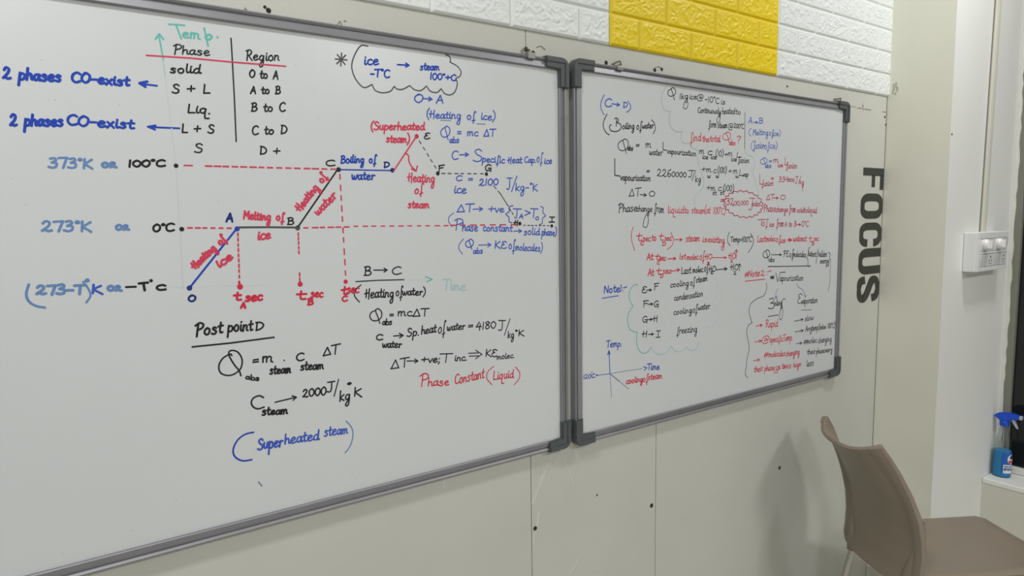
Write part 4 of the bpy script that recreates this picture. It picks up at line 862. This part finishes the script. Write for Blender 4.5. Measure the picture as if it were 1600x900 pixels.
# ------------------------------------------------------------------ chair
CA = math.radians(30.0); CO = Vector((2.018, -0.305, 0.0))
CF = Vector((math.cos(CA), -math.sin(CA), 0)); CL = Vector((math.sin(CA), math.cos(CA), 0))
ch = thing('chair', 'brown-grey moulded plastic chair with steel legs turned towards the window', 'chair', tuple(CO))
def cw(s, l, z): return CO + CF*s + CL*l + Vector((0, 0, z))
def lerp(v, xs, ys): return float(np.interp(v, xs, ys))
SM = lambda t: t*t*(3-2*t)
# profile rows: (s of the edge, z of the edge, half width, set-back of the middle, drop of the middle)
rows = []
NS = 24
for s in np.linspace(0.462, -0.012, NS):
    hw = 0.177; r = 0.045; q = s-(0.462-r)
    if q > 0: hw = 0.177 - r + math.sqrt(max(r*r-q*q, 1e-8))
    zf = 0.452 - (0.018*((s-0.42)/0.042)**2 if s > 0.42 else 0)
    rows.append((s, zf, hw, -0.012*SM(min(1, max(0, (s-.30)/.16))), 0.010))
for z in np.linspace(0.400, 0.820, 44):
    s = lerp(z, [.40,.45,.50,.56,.62,.68,.74,.78,.82], [-.016,-.006,-.003,-.008,-.022,-.044,-.072,-.094,-.121])
    hw = lerp(z, [.40,.42,.45,.50,.56,.62,.68,.74,.78,.805,.82], [.150,.166,.1705,.1725,.1735,.172,.163,.150,.140,.133,.131])
    top = max(0, (z-.56)/.26)
    rows.append((s, z, hw, .028 + .023*top, .030*top**2))
rows = np.array(rows); NT = 33; tt = np.linspace(-1, 1, NT)
P = np.zeros((len(rows), NT, 3))
for i, (s, z, hw, sb_, dr) in enumerate(rows):
    seat = i < NS
    m = 1 - np.abs(tt)**(2.2 if seat else 2.2 + 0.9*max(0, (z-.56)/.26))
    zz = z - dr*m
    if seat: zz = zz - 0.010*np.clip((np.abs(tt)-.86)/.14, 0, 1)**2
    P[i,:,0] = s - sb_*m; P[i,:,1] = tt*hw; P[i,:,2] = zz
N = np.zeros_like(P)
for i0, i1 in ((0, NS), (NS, len(rows))):                        # pointing to the underside / rear
    gu = np.gradient(P[i0:i1], axis=0); gv = np.gradient(P[i0:i1], axis=1); nn = np.cross(gu, gv); nn /= np.linalg.norm(nn, axis=2, keepdims=True)
    ref = nn[(i1-i0)//2, NT//2]; sg = 1 if (ref[2] if i0 == 0 else ref[0]) < 0 else -1
    N[i0:i1] = nn*sg
ii = np.arange(len(rows))[:,None]*np.ones((1, NT))
edge = np.clip((np.abs(tt)[None,:]-.80)/.10, 0, 1)*np.ones_like(ii)
topb = np.clip((ii-(len(rows)-4))/2.0, 0, 1)*0.4; frontb = np.clip((3-ii)/2.0, 0, 1)
lowb = np.clip(1-np.abs(ii-NS)/3.5, 0, 1)
TH = 0.008 + 0.011*SM(np.clip(np.maximum(np.maximum(edge, topb), np.maximum(frontb, lowb)), 0, 1))
Q = P + N*TH[...,None]
def shell(name, i0, i1):
    a, b = P[i0:i1+1], Q[i0:i1+1]; n = i1-i0+1
    V = [cw(*p) for p in a.reshape(-1,3)] + [cw(*p) for p in b.reshape(-1,3)]
    idx = np.arange(n*NT).reshape(n, NT); F = []; o = n*NT
    for i in range(n-1):
        for j in range(NT-1):
            q = (idx[i,j], idx[i,j+1], idx[i+1,j+1], idx[i+1,j]); F.append(tuple(int(x) for x in q)); F.append(tuple(int(x)+o for x in q[::-1]))
    ring = list(idx[0,:]) + list(idx[1:,-1]) + list(idx[-1,-2::-1]) + list(idx[-2:0:-1,0])
    for k in range(len(ring)): p, q = int(ring[k]), int(ring[(k+1)%len(ring)]); F.append((p, p+o, q+o, q))
    me = bpy.data.meshes.new(name); me.from_pydata([tuple(v) for v in V], [], F); bm = bmesh.new(); bm.from_mesh(me); bpy.data.meshes.remove(me)
    o = bm_obj(name, bm, M['chair'], smooth=True, autosmooth=48); md = o.modifiers.new('edge', 'BEVEL'); md.width = 0.002; md.segments = 2; md.limit_method = 'ANGLE'; md.angle_limit = math.radians(50)
    return reparent(o, ch)
shell('seat', 0, NS-1); shell('backrest', NS, len(rows)-1)
# legs: steel tubes in moulded sockets under the shell
for sgn in (1, -1):
    l0 = 0.118*sgn
    for s0, s1, z0, tube_top, l1 in ((-0.022, -0.115, 0.39, 0.43, 0.135*sgn), (0.36, 0.43, 0.39, 0.425, 0.155*sgn)):
        lg = bmesh.new(); tube(lg, [tuple(cw(s0, l0, tube_top-.012)), tuple(cw(s0+(s1-s0)*.5, l0+(l1-l0)*.5, .21)), tuple(cw(s1, l1, .012))], .0105, 14)
        leg = reparent(bm_obj('leg', lg, M['tube'], smooth=True, autosmooth=50), ch)
        f = bmesh.new(); tube(f, [tuple(cw(s1+(s0-s1)*.03, l1, .022)), tuple(cw(s1, l1, .0))], .0135, 14); sub('rubber_foot', f, M['rubber'], leg)
        k = bmesh.new()
        if s0 < 0: tube(k, [tuple(cw(.000, .150*sgn, .600)), tuple(cw(-.004, .146*sgn, .53)), tuple(cw(-.010, .138*sgn, .47)), tuple(cw(-.018, .128*sgn, .425)), tuple(cw(-.027, .1185*sgn, .380))], .02, 14, True, [.004, .015, .021, .022, .0195])
        else: tube(k, [tuple(cw(s0-.004, l0, .438)), tuple(cw(s0+.006, l0, .385))], .02, 14, True, [.024, .0165])
        reparent(bm_obj('leg_socket', k, M['chair'], smooth=True, autosmooth=50), ch)
